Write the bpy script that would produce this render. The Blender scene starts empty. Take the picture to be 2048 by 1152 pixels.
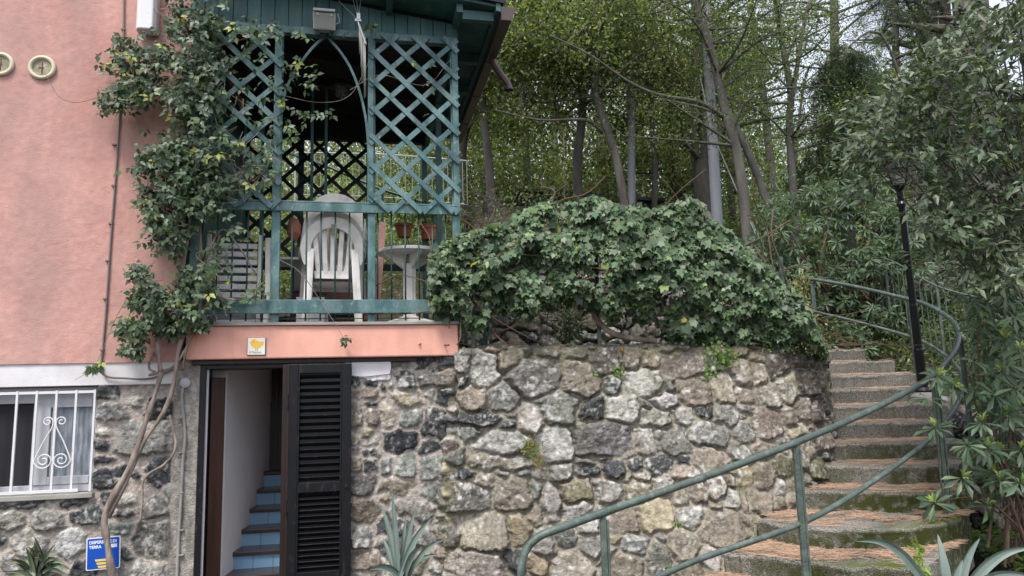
import bpy, bmesh, math, random
import numpy as np
from mathutils import Vector, Matrix
SC = bpy.context.scene
COL = SC.collection
R = math.radians
random.seed(7); RG = np.random.default_rng(7)

# ------------------------------------------------------------------ camera, sky, sun, exposure
FPX, CZ, PITCH, ROLL = 1479.0, 1.6, R(8.4), R(1.6)
cam_d = bpy.data.cameras.new("Camera"); cam = bpy.data.objects.new("Camera", cam_d); COL.objects.link(cam)
cam_d.sensor_width = 36; cam_d.lens = 36 * FPX / 2048; cam_d.clip_end = 600; cam_d.clip_start = .05
cam.matrix_world = Matrix.Translation((0, 0, CZ)) @ Matrix.Rotation(R(90) + PITCH, 4, 'X') @ Matrix.Rotation(-ROLL, 4, 'Z')
SC.camera = cam
SUN_EL, SUN_AZ = R(58), R(200)            # azimuth clockwise from +Y: behind the camera
W = bpy.data.worlds.new("World"); SC.world = W; W.use_nodes = True
wt = W.node_tree; wt.nodes.clear()
wo = wt.nodes.new('ShaderNodeOutputWorld'); ad = wt.nodes.new('ShaderNodeAddShader')
b1 = wt.nodes.new('ShaderNodeBackground'); b2 = wt.nodes.new('ShaderNodeBackground')
sk = wt.nodes.new('ShaderNodeTexSky'); sk.sky_type = 'NISHITA'; sk.sun_disc = False
sk.sun_elevation = SUN_EL; sk.sun_rotation = SUN_AZ; sk.dust_density = 4; sk.air_density = 1
b1.inputs['Strength'].default_value = .06
b2.inputs['Color'].default_value = (.88, .91, 1, 1); b2.inputs['Strength'].default_value = .56   # even cloud layer
wt.links.new(sk.outputs[0], b1.inputs[0]); wt.links.new(b1.outputs[0], ad.inputs[0]); wt.links.new(b2.outputs[0], ad.inputs[1])
wt.links.new(ad.outputs[0], wo.inputs['Surface'])
sl = bpy.data.lights.new("Sun", 'SUN'); sl.energy = 2.1; sl.angle = R(17); sl.color = (1, .96, .9)
so = bpy.data.objects.new("Sun", sl); COL.objects.link(so)
dv = Vector((math.sin(SUN_AZ) * math.cos(SUN_EL), math.cos(SUN_AZ) * math.cos(SUN_EL), math.sin(SUN_EL)))
so.rotation_euler = dv.to_track_quat('Z', 'Y').to_euler()
SC.view_settings.view_transform = 'Standard'; SC.view_settings.look = 'None'
SC.view_settings.exposure = 0.75; SC.view_settings.gamma = 1
SC.cycles.max_bounces = 7; SC.cycles.transparent_max_bounces = 8
SC.cycles.diffuse_bounces = 4

# ------------------------------------------------------------------ helpers
def ray(px, py):
    x, y = px - 1024, 576 - py
    xr = x * math.cos(ROLL) + y * math.sin(ROLL); yr = -x * math.sin(ROLL) + y * math.cos(ROLL)
    return (xr, FPX * math.cos(PITCH) - yr * math.sin(PITCH), FPX * math.sin(PITCH) + yr * math.cos(PITCH))
def at(px, py, d):
    a = ray(px, py); k = d / a[1]; return np.array((a[0] * k, d, CZ + a[2] * k))
def atz(px, py, z):
    a = ray(px, py); k = (z - CZ) / a[2]; return np.array((a[0] * k, a[1] * k, z))
TH = R(12); OX, OY = -1.71, 6.6                     # house front: local x along it, local y into it
SS = np.array((math.cos(TH), math.sin(TH))); NN = np.array((math.sin(TH), -math.cos(TH)))
def fac(px, py, n=0.0):                             # local (x, z) on the plane n metres out from the house front
    a = ray(px, py); k = (OX * NN[0] + OY * NN[1] + n) / (a[0] * NN[0] + a[1] * NN[1])
    return ((a[0] * k - OX) * SS[0] + (a[1] * k - OY) * SS[1], CZ + a[2] * k)
def F3(px, py, n=0.0):
    s, z = fac(px, py, n); return np.array((s, -n, z))
def loc2w(p):
    p = np.asarray(p, float); x = OX + SS[0] * p[..., 0] - NN[0] * p[..., 1]; y = OY + SS[1] * p[..., 0] - NN[1] * p[..., 1]
    return np.stack([x, y, p[..., 2]], -1)
def FW(px, py, n=0.0): return loc2w(F3(px, py, n))
def projn(P):
    P = np.asarray(P, float); z = P[..., 2] - CZ
    Fd = P[..., 1] * math.cos(PITCH) + z * math.sin(PITCH); U = -P[..., 1] * math.sin(PITCH) + z * math.cos(PITCH)
    x = FPX * P[..., 0] / Fd; y = FPX * U / Fd
    return 1024 + x * math.cos(ROLL) - y * math.sin(ROLL), 576 - x * math.sin(ROLL) - y * math.cos(ROLL)
def tag(o, label=None, cat=None, group=None, kind=None):
    if label: o['label'] = label
    if cat: o['category'] = cat
    if group: o['group'] = group
    if kind: o['kind'] = kind
    return o
def thing(name, loc, label, cat, group=None, rot=(0, 0, 0)):
    o = bpy.data.objects.new(name, None); o.empty_display_size = .1; COL.objects.link(o)
    o.location = [float(v) for v in loc]; o.rotation_euler = rot
    return tag(o, label, cat, group)
def copy_tree(o, parent=None):
    c = o.copy(); COL.objects.link(c)
    if parent: c.parent = parent
    for ch in list(o.children): copy_tree(ch, c)
    return c
def lin(r, g, b):
    f = lambda c: (c / 255 / 12.92) if c / 255 <= .04045 else ((c / 255 + .055) / 1.055) ** 2.4
    return (f(r), f(g), f(b))

class MB:
    def __init__(s): s.v = []; s.f = []; s.n = 0; s.c = []
    def add(s, v, f, c=None):
        v = np.asarray(v, float).reshape(-1, 3)
        s.v.append(v); s.f += [tuple(int(i) + s.n for i in q) for q in f]
        s.c.append(np.tile(np.array(c if c is not None else (1, 1, 1), float), (len(v), 1)) if c is None or np.ndim(c) == 1 else np.asarray(c))
        s.n += len(v); return s
    def box(s, x0, x1, y0, y1, z0, z1, c=None):
        v = [(x, y, z) for z in (z0, z1) for y in (y0, y1) for x in (x0, x1)]
        return s.add(v, [(0, 2, 3, 1), (4, 5, 7, 6), (0, 1, 5, 4), (2, 6, 7, 3), (0, 4, 6, 2), (1, 3, 7, 5)], c)
    def bar(s, a, b, w, t, up=(0, 0, 1), c=None):     # rectangular bar from a to b
        a = Vector(a); b = Vector(b); d = (b - a).normalized(); u = Vector(up)
        if abs(d.dot(u)) > .98: u = Vector((0, 1, 0))
        sd = d.cross(u).normalized() * (w / 2); uu = sd.cross(d).normalized() * (t / 2)
        v = [p + i * sd + j * uu for p in (a, b) for i, j in ((-1, -1), (1, -1), (1, 1), (-1, 1))]
        return s.add([tuple(q) for q in v], [(3, 2, 1, 0), (4, 5, 6, 7), (0, 1, 5, 4), (1, 2, 6, 5), (2, 3, 7, 6), (3, 0, 4, 7)], c)
    def tube(s, pts, r, n=8, c=None, cap=True):
        pts = np.asarray(pts, float); m = len(pts); r = np.broadcast_to(np.asarray(r, float), (m,))
        tg = np.gradient(pts, axis=0); tg /= np.linalg.norm(tg, axis=1)[:, None] + 1e-9
        ref = np.array((0., 0., 1.)) if abs(tg[0][2]) < .9 else np.array((1., 0., 0.))
        V = []; u = np.cross(tg[0], ref); u /= np.linalg.norm(u)
        for i in range(m):
            u = u - tg[i] * np.dot(u, tg[i]); u /= np.linalg.norm(u) + 1e-9; w = np.cross(tg[i], u)
            for k in range(n):
                a = 2 * math.pi * k / n; V.append(pts[i] + r[i] * (math.cos(a) * u + math.sin(a) * w))
        fc = [(i * n + k, i * n + (k + 1) % n, (i + 1) * n + (k + 1) % n, (i + 1) * n + k) for i in range(m - 1) for k in range(n)]
        if cap: fc += [tuple(range(n))[::-1], tuple((m - 1) * n + k for k in range(n))]
        return s.add(V, fc, c)
    def lathe(s, prof, cx=0, cy=0, n=24, c=None, axis='z', origin=(0, 0, 0)):
        V = []
        for r, z in prof:
            for k in range(n):
                a = 2 * math.pi * k / n
                p = (cx + r * math.cos(a), cy + r * math.sin(a), z)
                if axis == 'y': p = (origin[0] + r * math.cos(a), origin[1] + z, origin[2] + r * math.sin(a))
                V.append(p)
        m = len(prof)
        fc = [(i * n + k, i * n + (k + 1) % n, (i + 1) * n + (k + 1) % n, (i + 1) * n + k) for i in range(m - 1) for k in range(n)]
        fc += [tuple(range(n))[::-1], tuple((m - 1) * n + k for k in range(n))]
        return s.add(V, fc, c)
    def prism(s, poly, y0, y1, c=None):               # polygon in x,z pushed along y
        n = len(poly); V = [(x, y0, z) for x, z in poly] + [(x, y1, z) for x, z in poly]
        return s.add(V, [tuple(range(n)), tuple(range(2 * n - 1, n - 1, -1))] + [(i, i + n, (i + 1) % n + n, (i + 1) % n) for i in range(n)], c)
    def build(s, name, m, parent=None, bev=0, smooth=False, **kw):
        me = bpy.data.meshes.new(name); V = np.concatenate(s.v)
        me.from_pydata([tuple(p) for p in V], [], s.f)
        ca = me.color_attributes.new('col', 'FLOAT_COLOR', 'POINT')
        ca.data.foreach_set('color', np.c_[np.concatenate(s.c), np.ones(len(V))].astype(np.float32).ravel())
        me.materials.append(m)
        if smooth: me.polygons.foreach_set('use_smooth', [True] * len(me.polygons))
        o = bpy.data.objects.new(name, me); COL.objects.link(o)
        bm = bmesh.new(); bm.from_mesh(me); bmesh.ops.recalc_face_normals(bm, faces=bm.faces); bm.to_mesh(me); bm.free()
        if parent: o.parent = parent
        if bev:
            md = o.modifiers.new('b', 'BEVEL'); md.width = bev; md.segments = 2; md.limit_method = 'ANGLE'
        if kw: tag(o, **kw)
        return o
def fastmesh(name, V, Q, C, m, parent=None, smooth=False, **kw):   # V verts, Q (n,4) quads, C colours
    me = bpy.data.meshes.new(name); V = np.asarray(V, np.float32); Q = np.asarray(Q, np.int32)
    me.vertices.add(len(V)); me.vertices.foreach_set('co', V.ravel())
    k = Q.shape[1]
    me.loops.add(Q.size); me.loops.foreach_set('vertex_index', Q.ravel())
    me.polygons.add(len(Q)); me.polygons.foreach_set('loop_start', np.arange(0, Q.size, k, dtype=np.int32))
    if smooth: me.polygons.foreach_set('use_smooth', np.ones(len(Q), bool))
    me.update(calc_edges=True)
    ca = me.color_attributes.new('col', 'FLOAT_COLOR', 'POINT')
    ca.data.foreach_set('color', np.c_[C, np.ones(len(V))].astype(np.float32).ravel())
    me.materials.append(m)
    o = bpy.data.objects.new(name, me); COL.objects.link(o)
    if parent: o.parent = parent
    if kw: tag(o, **kw)
    return o
def vnoise(x, y, z=None, seed=0):                    # smooth value noise, any-shape arrays
    z = np.zeros_like(x) if z is None else z
    xi, yi, zi = np.floor(x).astype(np.int64), np.floor(y).astype(np.int64), np.floor(z).astype(np.int64)
    fx, fy, fz = x - xi, y - yi, z - zi
    fx, fy, fz = fx * fx * (3 - 2 * fx), fy * fy * (3 - 2 * fy), fz * fz * (3 - 2 * fz)
    def h(a, b, c):
        n = (a * 73856093) ^ (b * 19349663) ^ (c * 83492791) ^ (seed * 2654435761 & 0x7fffffff)
        n = (n ^ (n >> 13)) * 1274126177 & 0x7fffffff; n = n ^ (n >> 16)
        return (n & 0xffff) / 65535.0
    r = 0
    for dx in (0, 1):
        for dy in (0, 1):
            for dz in (0, 1):
                r = r + h(xi + dx, yi + dy, zi + dz) * (fx if dx else 1 - fx) * (fy if dy else 1 - fy) * (fz if dz else 1 - fz)
    return r * 2 - 1
def fbm(x, y, z=None, seed=0, o=4):
    r = 0; a = 1.; f = 1.
    for i in range(o):
        r = r + a * vnoise(x * f, y * f, None if z is None else z * f, seed + i * 17); a *= .5; f *= 2.03
    return r
def smooth_line(pts, n):
    P = np.asarray(pts, float); d = np.r_[0, np.cumsum(np.linalg.norm(np.diff(P, axis=0), axis=1))]
    Q = np.vstack([2 * P[0] - P[1], P, 2 * P[-1] - P[-2]]); out = []
    for t in np.linspace(0, d[-1], n):
        i = min(np.searchsorted(d, t, 'right') - 1, len(P) - 2); u = (t - d[i]) / (d[i + 1] - d[i] + 1e-9)
        a, b, c, e = Q[i], Q[i + 1], Q[i + 2], Q[i + 3]
        out.append(.5 * (2 * b + (c - a) * u + (2 * a - 5 * b + 4 * c - e) * u * u + (3 * b - a - 3 * c + e) * u ** 3))
    return np.array(out)

# ------------------------------------------------------------------ materials
def mat(name, base, rough=.7, var=.0, scale=8, bump=.0, bscale=60, attr=False, spec=.4, metal=0, c2=None, c2amt=.5, c2scale=4, trans=0, stretch=(1, 1, 1), fine=0, alpha=None, lo=.45, hi=.62):
    m = bpy.data.materials.new(name); m.use_nodes = True; nt = m.node_tree; N = nt.nodes; L = nt.links
    p = N['Principled BSDF']; out = N['Material Output']
    p.inputs['Roughness'].default_value = rough; p.inputs['Metallic'].default_value = metal
    p.inputs['Specular IOR Level'].default_value = spec
    tc = N.new('ShaderNodeTexCoord'); mp = N.new('ShaderNodeMapping'); mp.inputs['Scale'].default_value = stretch
    L.new(tc.outputs['Object'], mp.inputs[0])
    def noise(sc, det=5):
        n = N.new('ShaderNodeTexNoise'); n.inputs['Scale'].default_value = sc; n.inputs['Detail'].default_value = det
        L.new(mp.outputs[0], n.inputs['Vector']); return n.outputs['Fac']
    cur = N.new('ShaderNodeRGB'); cur.outputs[0].default_value = (*base, 1); cur = cur.outputs[0]
    if attr:
        a = N.new('ShaderNodeVertexColor'); a.layer_name = 'col'
        mx = N.new('ShaderNodeMix'); mx.data_type = 'RGBA'; mx.blend_type = 'MULTIPLY'; mx.inputs[0].default_value = 1
        L.new(cur, mx.inputs[6]); L.new(a.outputs[0], mx.inputs[7]); cur = mx.outputs[2]
    if c2:
        nz = noise(c2scale, 8); rp = N.new('ShaderNodeMapRange'); rp.inputs[1].default_value = lo; rp.inputs[2].default_value = hi
        rp.inputs[4].default_value = c2amt; L.new(nz, rp.inputs[0])
        mx = N.new('ShaderNodeMix'); mx.data_type = 'RGBA'; L.new(rp.outputs[0], mx.inputs[0]); L.new(cur, mx.inputs[6])
        mx.inputs[7].default_value = (*c2, 1); cur = mx.outputs[2]
    for amt, sc in ((var, scale), (fine, scale * 14)):
        if amt:
            nz = noise(sc, 6); rp = N.new('ShaderNodeMapRange'); rp.inputs[1].default_value = .25; rp.inputs[2].default_value = .75
            rp.inputs[3].default_value = 1 - amt; rp.inputs[4].default_value = 1 + amt; L.new(nz, rp.inputs[0])
            sc_ = N.new('ShaderNodeVectorMath'); sc_.operation = 'SCALE'; L.new(cur, sc_.inputs[0]); L.new(rp.outputs[0], sc_.inputs['Scale']); cur = sc_.outputs[0]
    L.new(cur, p.inputs['Base Color'])
    if bump:
        nz = noise(bscale, 4); bp = N.new('ShaderNodeBump'); bp.inputs['Strength'].default_value = bump; bp.inputs['Distance'].default_value = .01
        L.new(nz, bp.inputs['Height']); L.new(bp.outputs[0], p.inputs['Normal'])
    if trans:
        t = N.new('ShaderNodeBsdfTranslucent'); ms = N.new('ShaderNodeMixShader'); ms.inputs[0].default_value = trans
        sc_ = N.new('ShaderNodeMix'); sc_.data_type = 'RGBA'; sc_.blend_type = 'MULTIPLY'; sc_.inputs[0].default_value = 1
        L.new(cur, sc_.inputs[6]); sc_.inputs[7].default_value = (1.5, 1.6, .6, 1)
        L.new(sc_.outputs[2], t.inputs[0]); L.new(p.outputs[0], ms.inputs[1]); L.new(t.outputs[0], ms.inputs[2]); L.new(ms.outputs[0], out.inputs[0])
    if alpha is not None:
        p.inputs['Alpha'].default_value = alpha
    return m
M = {}
M['pink'] = mat('pink_plaster', (.58, .335, .295), .9, .14, 1.3, .5, 130, c2=(.36, .25, .225), c2amt=.85, c2scale=.9, fine=.10, spec=.1, lo=.48, hi=.8)
M['beam'] = mat('salmon_plaster', (.80, .42, .335), .85, .07, 2, .2, 50, c2=(.60, .31, .25), c2amt=.4, c2scale=3, spec=.15)
M['white'] = mat('white_plaster', (.72, .71, .74), .9, .06, 2, .2, 60, c2=(.50, .47, .47), c2amt=.5, c2scale=2.5, spec=.1, lo=.5, hi=.75)
M['stone'] = mat('wall_stone', (1, 1, 1), .88, .35, 26, 1., 70, attr=True, fine=.45, spec=.2, c2=(.42, .41, .38), c2amt=.38, c2scale=30, lo=.55, hi=.68)
M['concrete'] = mat('concrete', (.20, .19, .175), .9, .25, 5, .6, 60, c2=(.10, .095, .085), c2amt=.7, c2scale=3, fine=.35, spec=.2)
M['green'] = mat('green_paint', (.05, .118, .122), .45, .22, 6, .3, 40, c2=(.17, .265, .27), c2amt=.6, c2scale=7, stretch=(1, 1, .5), fine=.2, attr=True)
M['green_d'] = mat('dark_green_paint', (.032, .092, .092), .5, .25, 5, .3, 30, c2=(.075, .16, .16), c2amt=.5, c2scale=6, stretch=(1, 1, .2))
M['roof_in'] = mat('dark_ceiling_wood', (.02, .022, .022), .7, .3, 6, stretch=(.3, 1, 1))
M['iron'] = mat('green_iron', (.015, .06, .055), .4, .2, 8)
M['rail'] = mat('weathered_green_rail', (.074, .102, .090), .42, .25, 9, .35, 60, c2=(.17, .215, .185), c2amt=.6, c2scale=16, fine=.2, lo=.5, hi=.7)
M['shutter'] = mat('black_shutter_paint', (.007, .0075, .010), .38, .25, 5, .12, 30, spec=.3)
M['brown'] = mat('dark_brown_wood', (.020, .011, .010), .4, .3, 5, .1, 30, stretch=(4, 4, .4))
M['redwood'] = mat('varnished_door_wood', (.06, .022, .012), .45, .35, 4, .1, 20, stretch=(6, 6, .4))
M['inwall'] = mat('hallway_plaster', (.80, .78, .79), .9, .05, 3, .15, 30)
M['tile'] = mat('blue_riser_tile', (.20, .36, .53), .25, .06, 4)
M['tread'] = mat('dark_stair_tread', (.045, .03, .028), .25, .3, 6)
M['wmetal'] = mat('white_grille_paint', (.68, .68, .70), .5, .05, 8, c2=(.30, .17, .10), c2amt=.6, c2scale=22, lo=.66, hi=.76)
M['plastic'] = mat('white_plastic', (.76, .74, .72), .45, .05, 5, c2=(.36, .34, .30), c2amt=.5, c2scale=7, lo=.5, hi=.75)
M['plastic_b'] = mat('grey_brown_plastic_stripe', (.30, .26, .22), .5, .05, 5)
M['cream'] = mat('cream_plastic', (.62, .58, .42), .5, .06, 7, c2=(.4, .36, .26), c2amt=.4, c2scale=6)
M['glassd'] = mat('dark_glass', (.02, .022, .025), .08, spec=.8)
M['screen'] = mat('dark_insect_screen', (.02, .02, .024), .8)
M['upvc'] = mat('grey_white_frame', (.42, .43, .46), .5)
M['curtain'] = mat('sheer_curtain_glass', (.20, .23, .27), .35, .25, 9, c2=(.42, .46, .50), c2amt=.55, c2scale=6, stretch=(5, 1, 1))
M['sill'] = mat('stone_sill', (.30, .29, .27), .8, .2, 6, .3, 40)
M['grey'] = mat('grey_cable', (.17, .155, .15), .6, .1, 9)
M['steel'] = mat('floodlight_steel', (.33, .34, .33), .5, .15, 12, metal=.3)
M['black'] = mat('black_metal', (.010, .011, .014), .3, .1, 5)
M['lampg'] = mat('lantern_glass', (.35, .38, .36), .15, alpha=.35)
M['bulb'] = mat('white_bulb', (.85, .85, .82), .3)
M['gutter'] = mat('brown_gutter', (.085, .06, .06), .3, .12, 6)
M['terra'] = mat('terracotta', (.42, .13, .07), .8, .12, 6, c2=(.5, .25, .18), c2amt=.4, c2scale=9)
M['brick'] = mat('red_brown_masonry', (.26, .11, .09), .8, .2, 5, .2, 30)
M['soil'] = mat('potting_soil', (.03, .02, .012), 1)
M['bark'] = mat('bark', (.085, .079, .070), .95, .3, 9, 1., 30, stretch=(1, 1, .25), c2=(.155, .15, .135), c2amt=.6, c2scale=5)
M['vine'] = mat('vine_bark', (.21, .165, .14), .9, .3, 12, .9, 50, stretch=(1, 1, .3), c2=(.38, .33, .28), c2amt=.5, c2scale=12)
M['twig'] = mat('brown_twig', (.13, .085, .06), .9, .3, 12)
M['pole'] = mat('galvanised_pole', (.27, .28, .32), .55, .12, 4, .1, 20, metal=.1, c2=(.15, .15, .16), c2amt=.5, c2scale=2, stretch=(1, 1, .3))
M['leaf'] = mat('leaf', (1, 1, 1), .38, .15, 30, attr=True, trans=.46, spec=.45)
M['leafg'] = mat('glossy_leaf', (1, 1, 1), .43, .12, 25, attr=True, trans=.2, spec=.4)
M['agave'] = mat('agave_leaf', (.14, .19, .165), .55, .2, 7, attr=True, c2=(.23, .28, .25), c2amt=.5, c2scale=5, stretch=(1, 1, .4))
M['needle'] = mat('dry_needles', (1, 1, 1), .8, attr=True, spec=.2)
M['sign'] = mat('blue_sign', (.012, .085, .48), .3)
M['signw'] = mat('white_lettering', (.80, .82, .85), .4)
M['yel'] = mat('yellow_marks', (.85, .62, .10), .5)
M['tilew'] = mat('white_glazed_tile', (.80, .80, .72), .15)
M['chick'] = mat('chick_yellow', (.86, .56, .08), .4, .12, 40, c2=(.80, .36, .08), c2amt=.5, c2scale=45)
M['ink'] = mat('dark_ink', (.03, .05, .05), .5)
M['beak'] = mat('brown_beak', (.25, .12, .05), .5)
M['ground'] = mat('earth_ground', (.06, .048, .035), 1, .35, 1.5, .6, 12, c2=(.035, .045, .02), c2amt=.8, c2scale=.8, fine=.3)
M['tarp'] = mat('green_tarp', (.01, .09, .06), .5, .2, 10)
M['hose'] = mat('green_hose', (.03, .20, .14), .4)
M['fence_w'] = mat('pale_railing', (.33, .37, .34), .6)
M['shed'] = mat('dark_green_shed', (.012, .03, .027), .8, .3, 4, stretch=(6, 6, .3))
M['stepm'] = None

def add_stains(m, amt, sx, sz, lo=.46, hi=.70, col=(.30, .22, .20)):
    nt = m.node_tree; N = nt.nodes; L = nt.links; p = N['Principled BSDF']; src = p.inputs['Base Color'].links[0].from_socket
    tc = N.new('ShaderNodeTexCoord'); mp = N.new('ShaderNodeMapping'); mp.inputs['Scale'].default_value = (sx, sx, sz); L.new(tc.outputs['Object'], mp.inputs[0])
    n = N.new('ShaderNodeTexNoise'); n.inputs['Scale'].default_value = 1; n.inputs['Detail'].default_value = 7; n.inputs['Distortion'].default_value = .6; L.new(mp.outputs[0], n.inputs['Vector'])
    r = N.new('ShaderNodeMapRange'); r.inputs[1].default_value = lo; r.inputs[2].default_value = hi; r.inputs[4].default_value = amt; L.new(n.outputs['Fac'], r.inputs[0])
    mx = N.new('ShaderNodeMix'); mx.data_type = 'RGBA'; L.new(r.outputs[0], mx.inputs[0]); L.new(src, mx.inputs[6]); mx.inputs[7].default_value = (*col, 1); L.new(mx.outputs[2], p.inputs['Base Color'])
add_stains(M['pink'], .42, 3.2, .45); add_stains(M['pink'], .35, .8, .9, .5, .7, (.50, .22, .19)); add_stains(M['beam'], .30, 5, 1.2, .5, .75, (.45, .25, .2)); add_stains(M['white'], .3, 7, 1., .5, .75, (.4, .38, .35))
add_stains(M['rail'], .8, 38, 38, .64, .70, (.10, .05, .03)); add_stains(M['green'], .55, 30, 12, .62, .70, (.30, .34, .32)); add_stains(M['plastic'], .35, 9, 3, .5, .75, (.34, .32, .28)); add_stains(M['shutter'], .5, 24, 10, .60, .72, (.05, .045, .04))
# step material: pebbly concrete with moss patches on the lower steps
def step_material():
    m = bpy.data.materials.new('mossy_pebble_concrete'); m.use_nodes = True; N = m.node_tree.nodes; L = m.node_tree.links
    p = N['Principled BSDF']; p.inputs['Roughness'].default_value = .92; p.inputs['Specular IOR Level'].default_value = .15
    tc = N.new('ShaderNodeTexCoord')
    def tex(k, sc, det=6):
        n = N.new(k); n.inputs['Scale'].default_value = sc
        if k == 'ShaderNodeTexNoise': n.inputs['Detail'].default_value = det
        L.new(tc.outputs['Object'], n.inputs['Vector']); return n
    def rmp(src, a, b, c=0, d=1):
        r = N.new('ShaderNodeMapRange'); [r.inputs[i + 1].__setattr__('default_value', v) for i, v in enumerate((a, b, c, d))]; L.new(src, r.inputs[0]); return r.outputs[0]
    def mix(f, a, b):
        x = N.new('ShaderNodeMix'); x.data_type = 'RGBA'
        L.new(f, x.inputs[0]) if not isinstance(f, float) else x.inputs[0].__setattr__('default_value', f)
        for i, q in ((6, a), (7, b)):
            if isinstance(q, tuple): x.inputs[i].default_value = (*q, 1)
            else: L.new(q, x.inputs[i])
        return x.outputs[2]
    n1 = tex('ShaderNodeTexNoise', 2.2); n2 = tex('ShaderNodeTexNoise', 90, 3); n3 = tex('ShaderNodeTexNoise', 1.7, 8); n4 = tex('ShaderNodeTexNoise', 16)
    c = mix(rmp(n1.outputs['Fac'], .35, .65), (.17, .163, .15), (.29, .27, .245))
    c = mix(rmp(n2.outputs['Fac'], .52, .66, 0, .85), c, (.42, .40, .37))
    c = mix(rmp(n2.outputs['Fac'], .46, .36, 0, .8), c, (.05, .047, .042))
    at_ = N.new('ShaderNodeVertexColor'); at_.layer_name = 'col'
    sp = N.new('ShaderNodeSeparateColor'); L.new(at_.outputs[0], sp.inputs[0])
    ms = N.new('ShaderNodeMath'); ms.operation = 'MULTIPLY'; L.new(sp.outputs[0], ms.inputs[0])
    L.new(rmp(n3.outputs['Fac'], .32, .50), ms.inputs[1])
    m2 = N.new('ShaderNodeMath'); m2.operation = 'MULTIPLY'; L.new(ms.outputs[0], m2.inputs[0]); L.new(rmp(n4.outputs['Fac'], .30, .52, .3, 1), m2.inputs[1])
    c = mix(m2.outputs[0], c, (.050, .058, .016))
    m3 = N.new('ShaderNodeMath'); m3.operation = 'MULTIPLY'; L.new(sp.outputs[1], m3.inputs[0]); L.new(rmp(n3.outputs['Fac'], .42, .50), m3.inputs[1])
    c = mix(m3.outputs[0], c, (.085, .11, .022))
    L.new(c, p.inputs['Base Color'])
    bp = N.new('ShaderNodeBump'); bp.inputs['Strength'].default_value = .8; bp.inputs['Distance'].default_value = .012
    L.new(n2.outputs['Fac'], bp.inputs['Height']); L.new(bp.outputs[0], p.inputs['Normal'])
    return m
M['stepm'] = step_material()

# ------------------------------------------------------------------ stones (listed from the photograph, in photo pixels)
def parse(txt, ox, oy, sc, clip=None):
    o = []
    for t in txt.split():
        a = t.split(','); x, y, rx, ry = (float(v) for v in a[:4])
        if clip and not clip(x, y): continue
        o.append((ox + x / sc, oy + y / sc, rx / sc, ry / sc, a[4]))
    return o
ST_RET = parse("""60,110,45,70,w 150,150,65,85,w 70,185,40,35,k 95,285,75,50,b 260,290,80,62,g 300,95,50,40,b 370,65,35,20,k 420,185,120,98,g 630,180,90,95,b
480,75,60,25,b 620,70,60,30,g 750,110,75,62,d 880,95,50,55,b 990,95,55,38,b 1140,130,100,68,d 550,135,20,35,g 795,220,45,45,k 930,205,110,60,w 1010,245,25,20,g
1075,225,32,32,g 1185,255,75,68,b 1335,245,60,75,b 1430,165,45,55,b 1430,265,40,45,b 1300,110,40,30,g 1385,60,60,25,b 140,380,105,35,k 85,455,70,35,g 280,410,40,28,k
290,355,45,15,g 390,375,60,70,w 530,330,110,75,g 690,340,68,52,k 845,345,85,70,w 1065,295,72,40,W 960,320,35,20,g 995,385,85,48,w 1140,370,60,45,w 1245,350,50,32,k
1345,370,60,65,g 1430,340,35,30,g 240,505,125,62,w 245,590,145,45,b 520,515,100,95,W 745,485,145,85,n 960,500,60,75,w 1100,490,85,72,g 1265,455,100,72,g 1430,450,50,55,g
870,570,25,15,g 670,590,40,20,g 740,582,35,10,k 680,640,58,32,k 795,635,55,45,k 912,612,38,34,k 1025,615,65,42,k 1145,592,38,30,k 550,645,60,38,w 630,725,90,65,y
760,720,70,60,w 1270,590,90,60,b 1430,555,45,40,g 1150,650,60,35,b 1050,720,60,40,w 920,740,60,40,y 70,650,40,22,k 165,690,55,30,b 260,650,30,30,w 355,655,40,30,p
440,655,40,30,w 410,725,25,45,p 100,770,92,70,g 300,745,100,95,b 490,790,55,85,w 420,840,40,50,b 620,840,80,60,w 1135,760,45,45,b 1220,750,55,50,b 1300,720,60,60,b
1380,770,60,55,w 1440,660,50,60,y 1440,800,25,60,b 150,930,125,95,P 335,920,52,82,y 460,985,75,55,w 560,960,70,55,g 665,900,60,60,w 840,890,90,75,b 1010,870,90,85,y
1185,865,80,65,w 1300,820,35,40,b 1300,910,130,90,b 1440,870,30,50,b 815,975,30,28,y 700,1010,70,55,w 895,995,75,55,g 1135,1010,80,80,b 1010,1080,75,80,g 1050,970,30,25,g
120,1100,130,75,w 310,1080,50,55,k 440,1100,60,40,y 600,1100,100,70,P 850,1100,95,60,b 770,1050,50,40,w 1180,1130,70,40,b""", 900, 680, 2.44)
ST_RET += parse("""180,130,45,22,b 180,210,45,50,b 265,170,50,60,d 235,300,45,65,b 320,270,45,75,b 430,160,60,28,d 410,250,45,70,d 485,330,30,60,d 225,440,65,62,b
320,410,50,55,b 385,370,50,60,b 460,370,35,50,d 370,470,50,40,y 190,560,50,45,b 200,690,60,70,b 290,650,40,60,m 390,560,60,60,b 480,500,35,60,b 440,640,30,50,m
285,735,55,45,w 190,805,60,52,b 275,810,35,30,b 330,720,40,40,b 350,790,40,40,b 480,250,30,50,b 400,800,50,40,g""", 1440, 660, 2.342)
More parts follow.
